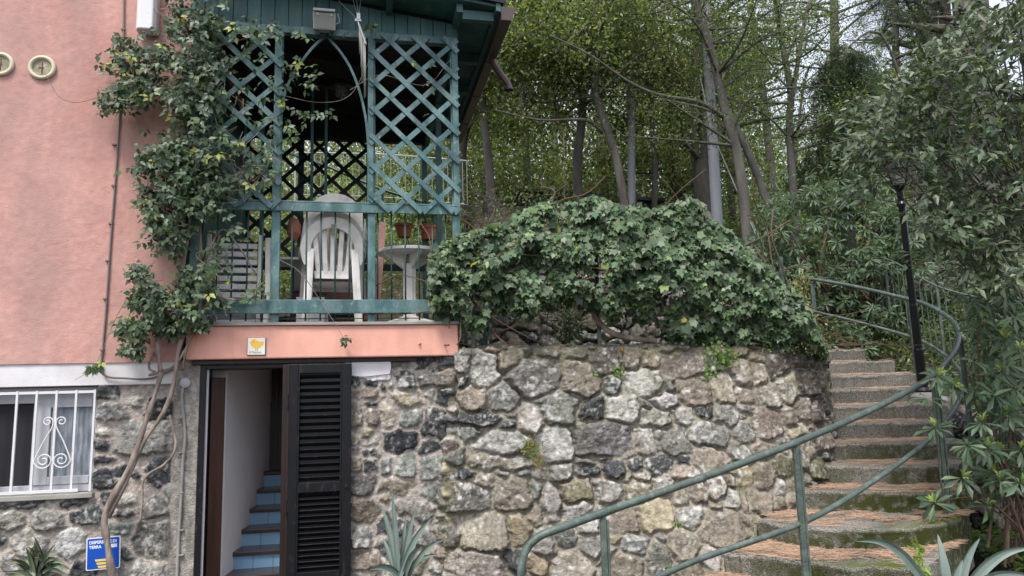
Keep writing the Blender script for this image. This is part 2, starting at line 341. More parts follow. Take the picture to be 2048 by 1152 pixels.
ST_HOUSE = parse("""1150,110,50,25,g 1235,115,55,38,k 1150,190,50,52,k 1290,180,80,50,g 1350,280,45,40,k 1255,265,30,30,w 1375,200,25,45,g 910,215,30,25,k 990,210,35,22,k
1050,235,20,38,k 1085,220,18,25,w 965,260,70,28,b 985,310,30,18,k 985,380,40,42,b 1065,360,42,70,P 1155,285,80,48,y 1175,385,65,52,p 1290,410,72,75,k 910,380,40,60,b
1115,495,98,52,K 1265,520,50,45,k 960,470,40,40,y 910,500,30,60,b 980,500,50,30,w 980,548,38,18,k 975,610,42,40,k 1050,612,35,50,p 1160,625,65,60,p 1270,630,75,65,p
1380,620,25,70,p 910,600,30,50,b 940,710,70,55,n 1110,715,110,50,b 1290,750,90,55,p 1050,770,40,30,y 1205,825,105,62,w 950,820,75,65,b 1330,870,50,32,w 1100,910,80,60,k
930,960,50,50,g 960,1080,80,55,b 1340,930,50,60,b 1230,960,50,60,w 1340,1030,60,50,b 1300,1110,40,30,w 1090,1010,90,60,g 1190,1090,70,60,b""", 340, 680, 2.44)
ST_HOUSE += parse("""555,215,58,38,k 580,310,75,48,w 700,270,30,20,w 810,300,65,45,k 740,450,165,82,w 530,425,40,22,w 510,480,35,25,k 880,430,30,40,k 535,570,45,20,k 570,640,90,65,k
850,620,85,60,k 880,730,30,40,p 790,800,95,60,g 660,765,60,20,w 660,825,60,25,k 615,905,55,35,p 800,970,110,100,g 650,1040,20,30,k 730,1130,130,40,w 355,990,68,62,W
430,1110,65,35,k 150,980,75,55,w 250,860,80,48,w 430,845,85,45,k 65,870,62,40,w 15,965,22,25,k 60,1090,40,35,g 550,780,30,40,k 380,785,45,10,k 120,795,60,10,k 880,1090,40,50,p
240,1100,60,35,g 680,640,25,20,k""", 0, 700, 2.548)
TONE = {'k': (.060, .064, .068), 'K': (.035, .038, .045), 'd': (.125, .112, .098), 'g': (.175, .172, .155), 'n': (.145, .14, .138), 'b': (.235, .205, .165), 'w': (.285, .272, .245),
        'W': (.37, .362, .355), 'p': (.215, .235, .215), 'y': (.29, .25, .175), 'P': (.34, .305, .25), 'm': (.15, .14, .095)}
LICH = {'k': .5, 'K': .1, 'd': .35, 'g': .45, 'n': .15, 'b': .35, 'w': .85, 'W': 1., 'p': .5, 'y': .3, 'P': .2, 'm': .1}
def stone_field(U, V, stones, seed, mortar, relief=.035, gap=.016, tight=True, mossy=0., k1=1.15):
    """U, V metre grids; stones = (u, v, ru, rv, tone, angle). Returns height and colour for each grid point."""
    wu = U + .024 * fbm(U * 9, V * 9, seed=seed) + .006 * fbm(U * 40, V * 40, seed=seed + 3, o=2); wv = V + .024 * fbm(U * 9 + 50, V * 9, seed=seed + 1) + .006 * fbm(U * 40 + 9, V * 40, seed=seed + 4, o=2)
    q1 = np.full(U.shape, 1e9); q2 = np.full(U.shape, 1e9); idx = np.full(U.shape, -1)
    for i, (u, v, ru, rv, t, an) in enumerate(stones):
        mk = (np.abs(U - u) < 2.6 * ru + .05) & (np.abs(V - v) < 2.6 * rv + .05)
        if not mk.any(): continue
        du = wu[mk] - u; dv = wv[mk] - v; ca, sa = math.cos(an), math.sin(an)
        a = np.abs((du * ca + dv * sa) / ru); b = np.abs((-du * sa + dv * ca) / rv)
        q = ((a ** 2.6 + b ** 2.6) ** (1 / 2.6) - 1) * min(ru, rv) * .75 + (a + b > 99) * 0
        p1, p2, pi = q1[mk], q2[mk], idx[mk]
        new = q < p1; p2 = np.where(new, p1, np.minimum(p2, q)); p1 = np.where(new, q, p1); pi = np.where(new, i, pi)
        q1[mk], q2[mk], idx[mk] = p1, p2, pi
    reach = .20 if tight else .016
    e = np.minimum(reach - q1, (q2 - q1) * .5 - gap * (.30 if tight else .4))          # distance inside the stone edge
    s = np.clip(e / .015, 0, 1) ** .75; mask = np.clip(e / .005, 0, 1)
    rr = np.random.default_rng(seed); n = max(len(stones), 1)
    tu, tv, tb, jit = rr.normal(0, .13, n), rr.normal(0, .13, n), rr.uniform(.45, 1.2, n), rr.uniform(.82, 1.18, n)
    su = np.array([q[0] for q in stones]); sv = np.array([q[1] for q in stones])
    base = np.array([TONE[q[4]] for q in stones]) * jit[:, None] * (1 + rr.normal(0, .018, (n, 3))); li = np.array([LICH[q[4]] for q in stones])
    ii = np.clip(idx, 0, n - 1)
    facet = tu[ii] * (U - su[ii]) + tv[ii] * (V - sv[ii])
    rough = .006 * fbm(U * 22 + ii * 3.1, V * 22, seed=seed + 5) + .0035 * np.abs(fbm(U * 60, V * 60 + ii, seed=seed + 6, o=3))
    ridg = .012 * np.abs(vnoise(U * 8 + ii * 7.7, V * 11 - ii, seed=seed + 8))
    h = s * (relief * tb[ii] + facet + rough + ridg) + (1 - s) * (.006 * fbm(U * 14, V * 14, seed=seed + 9) + .004 * fbm(U * 70, V * 70, seed=seed + 10, o=2))
    ang = np.abs(vnoise(U * 5 + ii * 3.3, V * 5 - ii * 1.7, seed=seed + 30)) - .3; h = h + s * .022 * np.clip(ang, -.3, .3)
    if tight:
        cv_ = (1 - s) * np.clip((fbm(U * 2.6, V * 3.4, seed=seed + 31, o=3) - .12) * 4, 0, 1); h = h - .035 * cv_
    C = base[ii]
    cl = fbm(U * 3.3 + ii * 5.3, V * 3.3, seed=seed + 11, o=5)
    C = C * (1 + .28 * np.clip(cl, -1, 1))[..., None]
    # pale lichen and quartz blotches; dark specks
    lz = fbm(U * 26 + ii * 2.3, V * 26, seed=seed + 12, o=5) + .7 * fbm(U * 5, V * 5, seed=seed + 13, o=3)
    lm = np.clip((lz - (.75 - .75 * li[ii])) * 1.9, 0, 1) * .75
    C = C * (1 - lm[..., None]) + lm[..., None] * np.array((.50, .495, .47))
    dz = fbm(U * 34 + 9, V * 34 + ii * 3, seed=seed + 14, o=5)
    dm = np.clip((dz - .55) * 2.2, 0, 1) * (.25 + .5 * (li[ii] > .4)); C = C * (1 - .78 * dm[..., None])
    # thin quartz veins
    vn = np.abs(vnoise(U * 7 + ii * 9.1, V * 12 + ii * 4.7, seed=seed + 15) + .35 * vnoise(U * 30, V * 30, seed=seed + 16)); vm = np.clip(1 - vn / .035, 0, 1) * (rr.random(n) < .3)[ii] * .5
    C = C * (1 - vm[..., None]) + vm[..., None] * .36
    ck = np.abs(vnoise(U * 6.3 + V * 3 + ii * 4.1, V * 8.7 - U * 2.1 + ii * 2.9, seed=seed + 40) + .25 * vnoise(U * 34, V * 34, seed=seed + 41)); ckm = np.clip(1 - ck / .022, 0, 1) * (rr.random(n) < .6)[ii]; h = h - .008 * ckm * s; C = C * (1 - .6 * ckm[..., None])
    C = C * (1 + .30 * np.clip(fbm(U * 52, V * 52 + ii, seed=seed + 42, o=2), -1, 1))[..., None]
    mc = np.array(mortar)[None, None] * (1 + .16 * fbm(U * 4, V * 4, seed=seed + 20))[..., None] * (1 + .16 * fbm(U * 45, V * 45, seed=seed + 21, o=3))[..., None]
    if mossy:
        mz = fbm(U * 2.2, V * 2.2, seed=seed + 22) + .6 * fbm(U * 16, V * 16, seed=seed + 23)
        mm = np.clip((mz - .25) * 1.6, 0, 1)[..., None] * mossy
        mc = mc * (1 - mm) + mm * np.array((.10, .10, .035)); C = C * (1 - mm * .35) + mm * .35 * np.array((.13, .13, .05))
    C = C * mask[..., None] + mc * (1 - mask[..., None])
    return h, np.clip(C, .008, .9)
def fill_random(stones, u0, u1, v0, v1, seed, tones, r=(.06, .16), n=400, flat=.72, sep=1.75):
    rr = np.random.default_rng(seed); out = list(stones)
    for k in range(n):
        ru = rr.uniform(*r) * (1 - .55 * k / n); u, v = rr.uniform(u0, u1), rr.uniform(v0, v1); rv = ru * rr.uniform(flat - .12, flat + .2)
        if all(((u - q[0]) / (ru + q[2])) ** 2 + ((v - q[1]) / (rv + q[3])) ** 2 > (sep / 2) ** 2 * 1.05 for q in out):
            out.append((u, v, ru, rv, tones[rr.integers(len(tones))], rr.normal(0, .25)))
    return out
def grid_faces(nu, nv, keep=None):
    a = (np.arange(nv - 1)[:, None] * nu + np.arange(nu - 1)[None]).astype(np.int32)
    Q = np.stack([a, a + 1, a + 1 + nu, a + nu], -1)
    if keep is not None: Q = Q[keep]
    return Q.reshape(-1, 4)

# ------------------------------------------------------------------ ground and hill
CREST = [(-.63, 7.2, 2.06), (-.57, 6.89, 2.06), (.84, 7.05, 2.04), (2.01, 7.15, 2.02), (2.65, 7.3, 2.0), (3.02, 7.55, 2.0), (3.33, 8.0, 2.0), (3.62, 8.7, 2.04), (3.95, 9.5, 2.08)]
BASE = [(-.63, 7.2, -.1), (-.57, 6.85, -.1), (.8, 6.68, -.1), (1.7, 6.42, -.1), (2.3, 6.52, -.1), (2.72, 6.8, -.1), (3.0, 7.25, -.1), (3.3, 7.95, -.1), (3.85, 9.45, -.1)]
EDGE_X = [-30, -.9, -.66, -.6, .84, 2.01, 2.65, 3.02, 3.33, 3.62, 3.95, 4.72, 4.86, 4.95, 5.2, 6.2, 9, 60]
EDGE_Y = [12.5, 9.7, 9.5, 6.98, 7.2, 7.3, 7.5, 7.8, 8.25, 8.95, 9.75, 9.85, 9.3, 8.7, 8.2, 7.9, 7.6, 7.5]
def hill(X, Y):
    e = np.interp(X, EDGE_X, EDGE_Y); t = Y - e
    left = np.clip((3.6 - X) / 1.2, 0, 1)
    back = np.where(t > 1.75, 2.75 + .50 * np.clip(t - 1.75, 0, 5) + .27 * np.clip(t - 6.75, 0, 60), 1.97)
    right = 2.05 + .24 * np.clip(t, 0, 8) + .27 * np.clip(t - 8, 0, 60) - 1.15 * np.clip((X - 4.62) / .3, 0, 1) * np.clip(1 - t / 3, 0, 1)
    h = left * back + (1 - left) * right + .10 * fbm(X * .7, Y * .7, seed=4) * np.clip(t, 0, 1)
    low = .02 * fbm(X * 1.5, Y * 1.5, seed=5) + .10 * np.clip((X - 4.2) / 1.2, 0, 1)
    lowR = np.where(X > 3.3, low - .25 * np.clip((4.6 - X) / .6, 0, 1) * (X > 3.3), low)
    return np.where((t > .02), h, lowR * (Y < 12))
xs = np.r_[-300, -60, -20, np.arange(-8, -1, .5), np.arange(-1, 9, .1), np.arange(9, 40, 1.5), 60, 120, 300]; ys = np.r_[-300, -60, -15, np.arange(-3, 4, .5), np.arange(4, 16, .1), np.arange(16, 60, 1.5), 90, 150, 400]
GX, GY = np.meshgrid(xs, ys); GZ = hill(GX, GY)
fastmesh('ground', np.stack([GX, GY, GZ], -1).reshape(-1, 3), grid_faces(len(xs), len(ys)), np.ones((GX.size, 3)), M['ground'], smooth=True, kind='structure')

# ------------------------------------------------------------------ retaining wall (one thing)
def wall_surface(crest, base, nu, nv, ncap, cap):
    c = smooth_line(crest, nu); b = smooth_line(base, nu); t = np.linspace(0, 1, nv)[:, None, None]
    P = b[None] * (1 - t) + c[None] * t
    tan = np.gradient(c, axis=0); tan[:, 2] = 0; tan /= np.linalg.norm(tan, axis=1)[:, None]; nrm = np.stack([tan[:, 1], -tan[:, 0], 0 * tan[:, 0]], -1)
    k = np.linspace(0, 1, ncap + 1)[1:, None, None]
    capP = c[None] - nrm[None] * k * cap + np.array((0, 0, .02)) * np.sin(k * 3)
    L = np.linalg.norm(np.diff(c, axis=0), axis=1).sum(); H = np.linalg.norm(c[nu // 2] - b[nu // 2])
    U = np.broadcast_to(np.linspace(0, L, nu)[None], (nv + ncap, nu)).copy(); V = np.r_[np.linspace(0, H, nv), H + np.linspace(0, cap, ncap + 1)[1:]][:, None] + np.zeros((1, nu))
    Nn = np.broadcast_to(nrm[None], P.shape).copy(); up = np.zeros_like(capP); up[..., 2] = 1
    return np.concatenate([P, capP]), U, V, np.concatenate([Nn, up]), L, H
P, U, V, Nn, Lw, Hw = wall_surface(CREST, BASE, 620, 235, 34, .34)
ppx, ppy = projn(P[:235])
def px_stones(lst, ppx, ppy, U, V):
    o = []
    for x, y, rx, ry, t in lst:
        d = (ppx - x) ** 2 + (ppy - y) ** 2; j, i = np.unravel_index(np.argmin(d), d.shape)
        if d[j, i] > 45 ** 2: continue
        i2, j2 = min(i + 6, d.shape[1] - 1), min(j + 6, d.shape[0] - 1); i1, j1 = max(i - 6, 0), max(j - 6, 0)
        ku = (U[j, i2] - U[j, i1]) / max(abs(ppx[j, i2] - ppx[j, i1]), 3); kv = abs((V[j2, i] - V[j1, i]) / max(abs(ppy[j2, i] - ppy[j1, i]), 1))
        o.append((U[j, i], V[j, i], min(rx * ku, .3), ry * kv, t, 0.0))
    return o
sr = px_stones(ST_RET, ppx, ppy, U[:235], V[:235])
sr = fill_random(sr, 0, Lw, -.05, Hw - .03, 11, 'bgdbkwyb', (.05, .11), 900, .8)
cap0 = fill_random([], 0, Lw, Hw + .02, Hw + .4, 12, 'bdgb', (.08, .14), 150, .7)
h, C = stone_field(U, V, sr + cap0, 21, (.27, .245, .20), .045, tight=True, mossy=.55)
cz_ = np.clip((V - Hw + .06) / .08, 0, 1)[..., None] * np.clip(.6 + fbm(U * 5, V * 5, seed=61), 0, 1)[..., None]
C = C * (1 - .55 * cz_) + .55 * cz_ * np.array((.20, .185, .12)); h = h * np.where(V > Hw, .5, 1)
retw = thing('retaining_wall', loc2w((1.2, 0, 0)), 'curved mossy retaining wall of tightly packed fieldstones below the ivy fence', 'stone wall')
retw.location = (0, 0, 0)
fastmesh('stone_face', (P + Nn * h[..., None]).reshape(-1, 3), grid_faces(620, 269), C.reshape(-1, 3), M['stone'], retw, True)

# second, older terrace wall behind the wire fence
c2 = [(-.9, 8.5, 3.0), (.6, 8.8, 3.0), (2.0, 9.05, 3.0), (3.1, 9.45, 2.85), (3.5, 9.8, 2.5)]; b2_ = [(x + .0, y - .12, 1.9) for x, y, z in c2]
P, U, V, Nn, L2, H2 = wall_surface(c2, b2_, 360, 90, 16, .3)
h, C = stone_field(U, V, fill_random([], 0, L2, 0, H2 + .25, 31, 'gdkngbdw', (.08, .17), 500, .65), 41, (.06, .055, .045), .05, tight=True, mossy=.6)
fastmesh('terrace_wall', (P + Nn * h[..., None]).reshape(-1, 3), grid_faces(360, 106), (C * .8).reshape(-1, 3), M['stone'], None, True,
         label='low dark stone terrace wall seen through the wire fence under the ivy', cat='stone wall')
# dark rough bank wall at the right of the steps
c3 = [(4.72, 9.4, 1.6), (4.82, 8.6, 1.3), (5.05, 8.15, 1.1), (6.0, 7.85, 1.1), (8.2, 7.6, 1.2)]; b3 = [(4.7, 9.3, -.1), (4.75, 8.5, -.1), (5.0, 7.95, -.1), (6.0, 7.65, -.1), (8.2, 7.4, -.1)]
P, U, V, Nn, L3, H3 = wall_surface(c3, b3, 300, 80, 20, .5)
h, C = stone_field(U, V, fill_random([], 0, L3, 0, H3 + .45, 51, 'dgdnbK', (.12, .26), 300, .7), 52, (.09, .08, .07), .10, tight=True, mossy=.4)
fastmesh('bank_wall', (P + Nn * h[..., None]).reshape(-1, 3), grid_faces(300, 100), (C * .75).reshape(-1, 3), M['stone'], None, True,
         label='rough dark rock bank beyond the agave at the right edge', cat='rock wall')

# ------------------------------------------------------------------ the house
house = thing('house', (OX, OY, 0), 'pink plastered house with a stone ground floor and open shuttered doorway', 'house', rot=(0, 0, TH))
def hp(mb, name, m, **k): return mb.build(name, M[m], k.pop('parent', house), **k)
YW = .12                                    # main wall face, local y
# stone ground floor with window and door openings
ss = np.arange(-3.9, 1.245, .0095); zz = np.arange(-.12, 2.005, .0095); U, V = np.meshgrid(ss, zz)
PW = loc2w(np.stack([U, 0 * U + YW, V], -1)); ppx, ppy = projn(PW)
sh = px_stones([q for q in ST_HOUSE], ppx, ppy, U, V)
sh = fill_random(sh, -3.9, -2.75, -.1, 1.8, 71, 'wkgp', (.08, .15), 150, .7, 2.2); sh = fill_random(sh, .28, 1.24, -.1, .12, 72, 'bgw', (.06, .12), 60)
h, C = stone_field(U, V, sh, 77, (.37, .33, .295), .030, gap=.02, tight=False, mossy=0, k1=1.)
band = (V > 1.795) & (U < -1.235); bandR = (V > 1.81 + .03 * np.sin(U * 9)) & (U > .2) & (U < .60 + .03 * fbm(V * 9, U * 3, seed=2))
jamb = (U > -1.245) & (U < -1.03)
plain = band | bandR
h = np.where(plain, .022 + .002 * fbm(U * 12, V * 12, seed=6), h); h = np.where(jamb, .012 + .006 * fbm(U * 18, V * 12, seed=8), h)
C = np.where(plain[..., None], np.array((.74, .72, .74)) * (1 + .06 * fbm(U * 4, V * 4, seed=9))[..., None], C)
jc = np.array((.27, .25, .225)) * (1 + .3 * fbm(U * 14, V * 8, seed=10))[..., None]
C = np.where(jamb[..., None], jc, C)
cu, cv = (U[:-1, :-1] + U[1:, 1:]) / 2, (V[:-1, :-1] + V[1:, 1:]) / 2
hole = ((cu > -3.35) & (cu < -1.845) & (cv > .915) & (cv < 1.795)) | ((cu > -1.035) & (cu < -.28) & (cv < 1.955))
sw = fastmesh('stone_base', np.stack([U, YW - h, V], -1).reshape(-1, 3), grid_faces(len(ss), len(zz), ~hole), np.clip(C, 0, 1).reshape(-1, 3), M['stone'], house, True)
mb = MB()                                    # wall body behind, reveals
for a in ((-3.9, -3.35, YW + .085, .42, -.1, 2.0), (-1.845, -1.035, YW + .085, .42, -.1, 2.0), (-.28, 1.23, YW + .085, .42, -.1, 2.0), (-3.35, -1.845, YW + .085, .42, -.1, .915), (-3.35, -1.845, YW + .085, .42, 1.795, 2.0), (-1.035, -.28, YW + .085, .42, 1.955, 2.0)): mb.box(*a)
hp(mb, 'wall_core', 'inwall')
hp(MB().box(-3.9, -1.236, YW - .034, YW + .02, 1.797, 1.986), 'plaster_band', 'white', bev=.004); hp(MB().prism([(.262, 1.99), (.262, 1.835), (.36, 1.822), (.46, 1.83), (.60, 1.845), (.612, 1.90), (.605, 1.99)], YW - .036, YW + .02), 'plaster_patch', 'white')
# upper pink storey
nx, nz = 300, 420; U, V = np.meshgrid(np.linspace(-5.2, -1.2, nx), np.linspace(1.985, 6.6, nz)); hh = .0025 * fbm(U * 3, V * 3, seed=14) + .0012 * fbm(U * 30, V * 30, seed=15, o=2)
fastmesh('pink_wall', np.stack([U, YW - .045 - hh, V], -1).reshape(-1, 3), grid_faces(nx, nz), np.ones((U.size, 3)), M['pink'], house, True)
hp(MB().box(-5.2, -1.2, YW - .04, 4.2, 1.985, 6.6), 'pink_wall_body', 'pink')
# left of frame lower wall
hp(MB().box(-5.2, -3.9, YW, .5, -.1, 1.985), 'side_stone', 'sill')
# window: frame, screen pane, curtain pane, sill
win = hp(MB().box(-3.35, -1.85, YW + .06, YW + .11, 1.66, 1.79).box(-3.35, -1.85, YW + .06, YW + .11, .92, .985).box(-1.90, -1.85, YW + .058, YW + .112, .985, 1.66), 'window', 'upvc', bev=.004)
hp(MB().box(-2.35, -2.22, YW + .05, YW + .10, .985, 1.70).box(-2.222, -1.90, YW + .052, YW + .098, .985, 1.05).box(-2.222, -1.90, YW + .052, YW + .098, 1.62, 1.70).box(-2.20, -2.19, YW + .04, YW + .06, 1.0, 1.69), 'sash_frame', 'upvc', parent=win, bev=.004)
hp(MB().box(-3.34, -2.35, YW + .088, YW + .092, .98, 1.67), 'insect_screen', 'screen', parent=win)
nx = 90; X = np.linspace(-2.225, -1.895, nx); mbv = np.array([[x, YW + .085 + .004 * math.sin(x * 150) + .003 * math.sin(x * 61), z] for z in (1.04, 1.63) for x in X])
fastmesh('curtain', mbv, grid_faces(nx, 2), np.ones((2 * nx, 3)), M['curtain'], win, True)
hp(MB().box(-3.5, -1.835, YW - .05, YW + .10, .875, .915), 'window_sill', 'sill', bev=.005)
# wrought grille
g = MB(); GY0 = YW - .005
gx = [-1.865, -2.008, -2.158, -2.308, -2.455, -2.60, -2.745, -2.89, -3.04, -3.19]
for i, x in enumerate(gx): g.box(x - .0085, x + .0085, GY0 - .017, GY0, .925, 1.762)
g.box(-3.30, -1.852, GY0 - .012, GY0 - .004, 1.735, 1.757).box(-3.30, -1.95, GY0 - .034, GY0 - .018, .928, .952)
def spiral(cx, cz, r0, r1, a0, turns, dr=1, n=34):
    return [(cx + (r0 + (r1 - r0) * t) * math.cos(a0 + dr * turns * 2 * math.pi * t), GY0 - .020, cz + (r0 + (r1 - r0) * t) * math.sin(a0 + dr * turns * 2 * math.pi * t)) for t in np.linspace(0, 1, n)]
for cx in (-2.158, -2.745):
    for sgn in (-1, 1):
        up_ = spiral(cx + sgn * .052, 1.505, .040, .010, math.pi if sgn > 0 else 0, 1.35, -1 if sgn > 0 else 1)
        lowc = spiral(cx + sgn * .066, 1.19, .070, .012, 0 if sgn > 0 else math.pi, 1.9, -1 if sgn > 0 else 1)
        pts = up_[::-1] + [(cx + sgn * .02, GY0 - .020, 1.45), (cx + sgn * .08, GY0 - .020, 1.33)] + lowc
        g.tube(smooth_line(pts, 110), .0055, 6)
hp(g, 'window_grille', 'wmetal', smooth=False)
# doorway frame, shutter leaf
hp(MB().box(-1.035, -.985, YW - .02, YW + .28, -.1, 1.95).box(-.985, -.30, YW - .018, YW + .28, 1.915, 1.95).box(-.33, -.28, YW - .02, YW + .28, -.1, 1.915), 'door_frame', 'shutter', bev=.004)
hp(MB().box(-.984, -.966, YW + .01, YW + .03, 0, 1.915), 'door_seal', 'upvc')
sh_ = hp(MB().box(-.335, -.30, .03, .075, 0, 1.94).box(-.30, -.275, .018, .07, 0, 1.942), 'shutter_edge', 'brown', bev=.003)
leaf = MB(); x0, x1 = -.275, .258; ya, yb = .012, .058
leaf.box(x0, x0 + .075, ya, yb, .02, 1.94).box(x1 - .085, x1, ya, yb, .02, 1.94)
rails = [(.02, .17), (.83, .915), (1.86, 1.94)]
for a, b in rails: leaf.box(x0 + .075, x1 - .085, ya + .001, yb - .001, a, b)
fr = .012
shutter = hp(leaf, 'shutter_door', 'shutter', bev=.004)
lv = MB()
for (a, b, n) in ((.17, .83, 14), (.915, 1.86, 16)):
    st = (b - a) / n
    for i in range(n):
        z = a + st * (i + .5); lv.bar((x0 + .078, (ya + yb) / 2 + .006, z), (x1 - .088, (ya + yb) / 2 + .006, z), .040, .007, up=(0, .75, .66))
    lv.box(x0 + .075, x0 + .087, ya - .004, ya + .006, a, b).box(x1 - .097, x1 - .085, ya - .004, ya + .006, a, b)
hp(lv, 'louvre', 'shutter', parent=shutter); hp(MB().box(x0 + .07, x1 - .07, yb + .002, yb + .008, .1, 1.9), 'backing', 'black', parent=shutter)
for z in (.72, 1.62): hp(MB().tube([(-.29, .005, z - .06), (-.29, .005, z + .06)], .010, 8).box(-.31, -.27, .012, .018, z - .045, z + .045), 'hinge', 'brown', parent=shutter)
hp(MB().lathe([(.001, -.02), (.016, -.02), (.02, -.008), (.012, .0)], axis='y', origin=(x1 - .04, ya, .875), n=12), 'latch', 'brown', parent=shutter)
# hallway inside
def hs(y): return -.866 + .128 * (y - .45)
hp(MB().add([(x, y, z) for z in (-.1, 2.6) for x, y in ((-2.6, .45), (hs(.45), .45), (hs(3.9), 3.9), (-2.6, 3.9))], [(0, 1, 2, 3), (7, 6, 5, 4), (0, 4, 5, 1), (1, 5, 6, 2), (2, 6, 7, 3), (3, 7, 4, 0)]), 'hall_wall', 'inwall')
hp(MB().box(-.26, .0, .43, 4.0, -.1, 2.6), 'hall_side', 'inwall'); hp(MB().box(-.70, -.26, 2.13, 2.3, .6, 2.6), 'hall_end_door', 'redwood')
hp(MB().box(-.70, -.26, 2.09, 2.125, .85, 1.62).box(-.60, -.57, 2.07, 2.09, .9, 2.0), 'hall_cupboard', 'brown')
hp(MB().box(-1.06, 0, .43, 4.0, 2.24, 2.27), 'hall_ceiling', 'inwall'); hp(MB().box(-1.06, -.26, .1, 1.2, -.12, -.02), 'hall_floor', 'tread')
hp(MB().bar((-.985, .345, .92), (-.875, .405, .92), .035, 1.86, up=(0, 0, 1)), 'inner_door', 'redwood', bev=.004)
st_ = thing('indoor_staircase', (OX, OY, 0), 'narrow indoor stairs with blue tiled risers and dark treads inside the doorway', 'stairs', rot=(0, 0, TH))
for k in range(6):
    y0, z0 = .50 + .27 * k, .04 + .158 * k
    for j in range(4):
        xa = hs(y0) - .0 + j * .18
        MB().box(xa + .002, min(xa + .178, -.262), y0 + .03, y0 + .06, z0 - .118, z0).build('riser_tile', M['tile'], st_)
    MB().box(hs(y0) - .02, -.262, y0, y0 + .32, z0, z0 + .04).build('tread', M['tread'], st_, bev=.008)
MB().box(-.70, -.262, 2.02, 2.14, .6, .85).build('landing', M['tread'], st_)
# balcony slab
slab = hp(MB().box(-1.14, 1.225, 0, 3.1, 1.995, 2.285), 'balcony_beam', 'beam', bev=.012)
hp(MB().box(-1.16, 1.235, -.025, 3.1, 2.285, 2.312), 'balcony_edge', 'sill', bev=.004)
hp(MB().box(-1.1, .85, -.07 + .14, .14, 1.955, 1.992), 'door_hood', 'brown', bev=.004)

# ------------------------------------------------------------------ the wooden veranda
ver = thing('veranda', (OX, OY, 2.312), 'dark green wooden veranda with diagonal lattice panels above the doorway', 'veranda', rot=(0, 0, TH))
ver.location = (OX, OY, 0)
def vp(mb, name, m, **k): return mb.build(name, M[m], k.pop('parent', ver), **k)
ZR0, ZR1, ZT = 3.325, 3.405, 5.115
for x, w in ((-1.10, .07), (-.415, .075), (.435, .07)): vp(MB().box(x - w / 2, x + w / 2, .0, .07, 2.312, ZT), 'post', 'green', bev=.005)
vp(MB().box(1.19, 1.262, .0, .075, 2.312, ZT), 'post', 'green', bev=.005)
vp(MB().box(-1.15, 1.265, -.022, -.002, ZR0, ZR1).box(-1.15, 1.265, -.024, .09, ZR1, ZR1 + .018), 'hand_rail', 'green', bev=.004)
vp(MB().box(-1.12, 1.16, -.04, -.012, 2.388, 2.512), 'kick_board', 'green', bev=.005, label='smooth wide green board along the foot of the railing')
vp(MB().box(-1.17, 1.265, -.02, .06, ZT - .07, ZT), 'top_beam', 'green', bev=.004)
for i in range(18): x = -1.04 + i * .1275; vp(MB().tube([(x, .035, 2.33), (x, .035, ZR1)], .0075, 8), 'baluster', 'iron', smooth=True) if abs(x - .435) > .04 and abs(x + .415) > .04 else None
vp(MB().box(-1.1, 1.2, .03, .042, 2.345, 2.353), 'bottom_bar', 'iron')
def lattice(x0, x1, z0, z1, y, w=.047, pitch=.282, ph=(0, 0), t=.012, slope=.96):
    m = MB()
    for lay, sg in ((0, 1), (1, -1)):
        yy = y - lay * t
        L_ = (x1 - x0); c = -5.0 + ph[lay]
        while c < 6:
            pts = []                               # z - z0 = slope*sg*(x-x0) + c
            xa, xb = 0., L_; za, zb = c + slope * sg * xa, c + slope * sg * xb; H = z1 - z0
            def clip(xa, za, xb, zb):
                for lim, s_ in ((0, 1), (H, -1)):
                    da, db = (za - lim) * s_, (zb - lim) * s_
                    if da < 0 and db < 0: return None
                    if da < 0: u = da / (da - db); xa += u * (xb - xa); za = lim
                    elif db < 0: u = db / (db - da); xb += u * (xa - xb); zb = lim
                return xa, za, xb, zb
            r_ = clip(xa, za, xb, zb)
            if r_ and abs(r_[2] - r_[0]) > .05:
                a, b, c_, d = r_
                m.bar((x0 + a, yy, z0 + b + RG.normal(0, .004)), (x0 + c_, yy, z0 + d + RG.normal(0, .004)), w * RG.uniform(.9, 1.08), t * .96, up=(0, 1, 0), c=tuple(np.ones(3) * RG.uniform(.72, 1.3)))
            c += pitch
    return m
lat = lattice(.42, 1.262, ZR1 - .07, ZT - .02, -.032, ph=(.02, .10))
vp(lat, 'lattice_panel', 'green', label='fully exposed lattice panel on the right of the arch')
vp(MB().box(.402, .452, -.027, -.001, ZR1, ZT - .07).box(1.205, 1.262, -.027, -.001, ZR1, ZT - .07), 'lattice_frame', 'green', bev=.003)
vp(lattice(-1.16, -.38, ZR1 - .05, ZT - .02, -.032, ph=(.1, .04)), 'lattice_panel', 'green', label='lattice panel on the left overgrown by the climber')
vp(MB().box(-.45, -.385, -.027, -.001, ZR1, ZT - .07).box(-1.16, -1.11, -.027, -.001, ZR1, ZT - .07), 'lattice_frame', 'green', bev=.003)
arch = []
for pts in ([(.405, 3.42), (.402, 4.0), (.36, 4.35), (.27, 4.66), (.15, 4.88), (.0, 5.05)], [(-.385, 3.42), (-.385, 4.2), (-.34, 4.5), (-.22, 4.75), (-.1, 4.93), (.02, 5.05)]):
    q = smooth_line([(a, -.012, b) for a, b in pts], 40); m = MB()
    for i in range(39): m.bar(q[i], q[i + 1] + (q[i + 1] - q[i]) * .05, .022, .016, up=(0, 1, 0))
    vp(m, 'arch_strip', 'green')
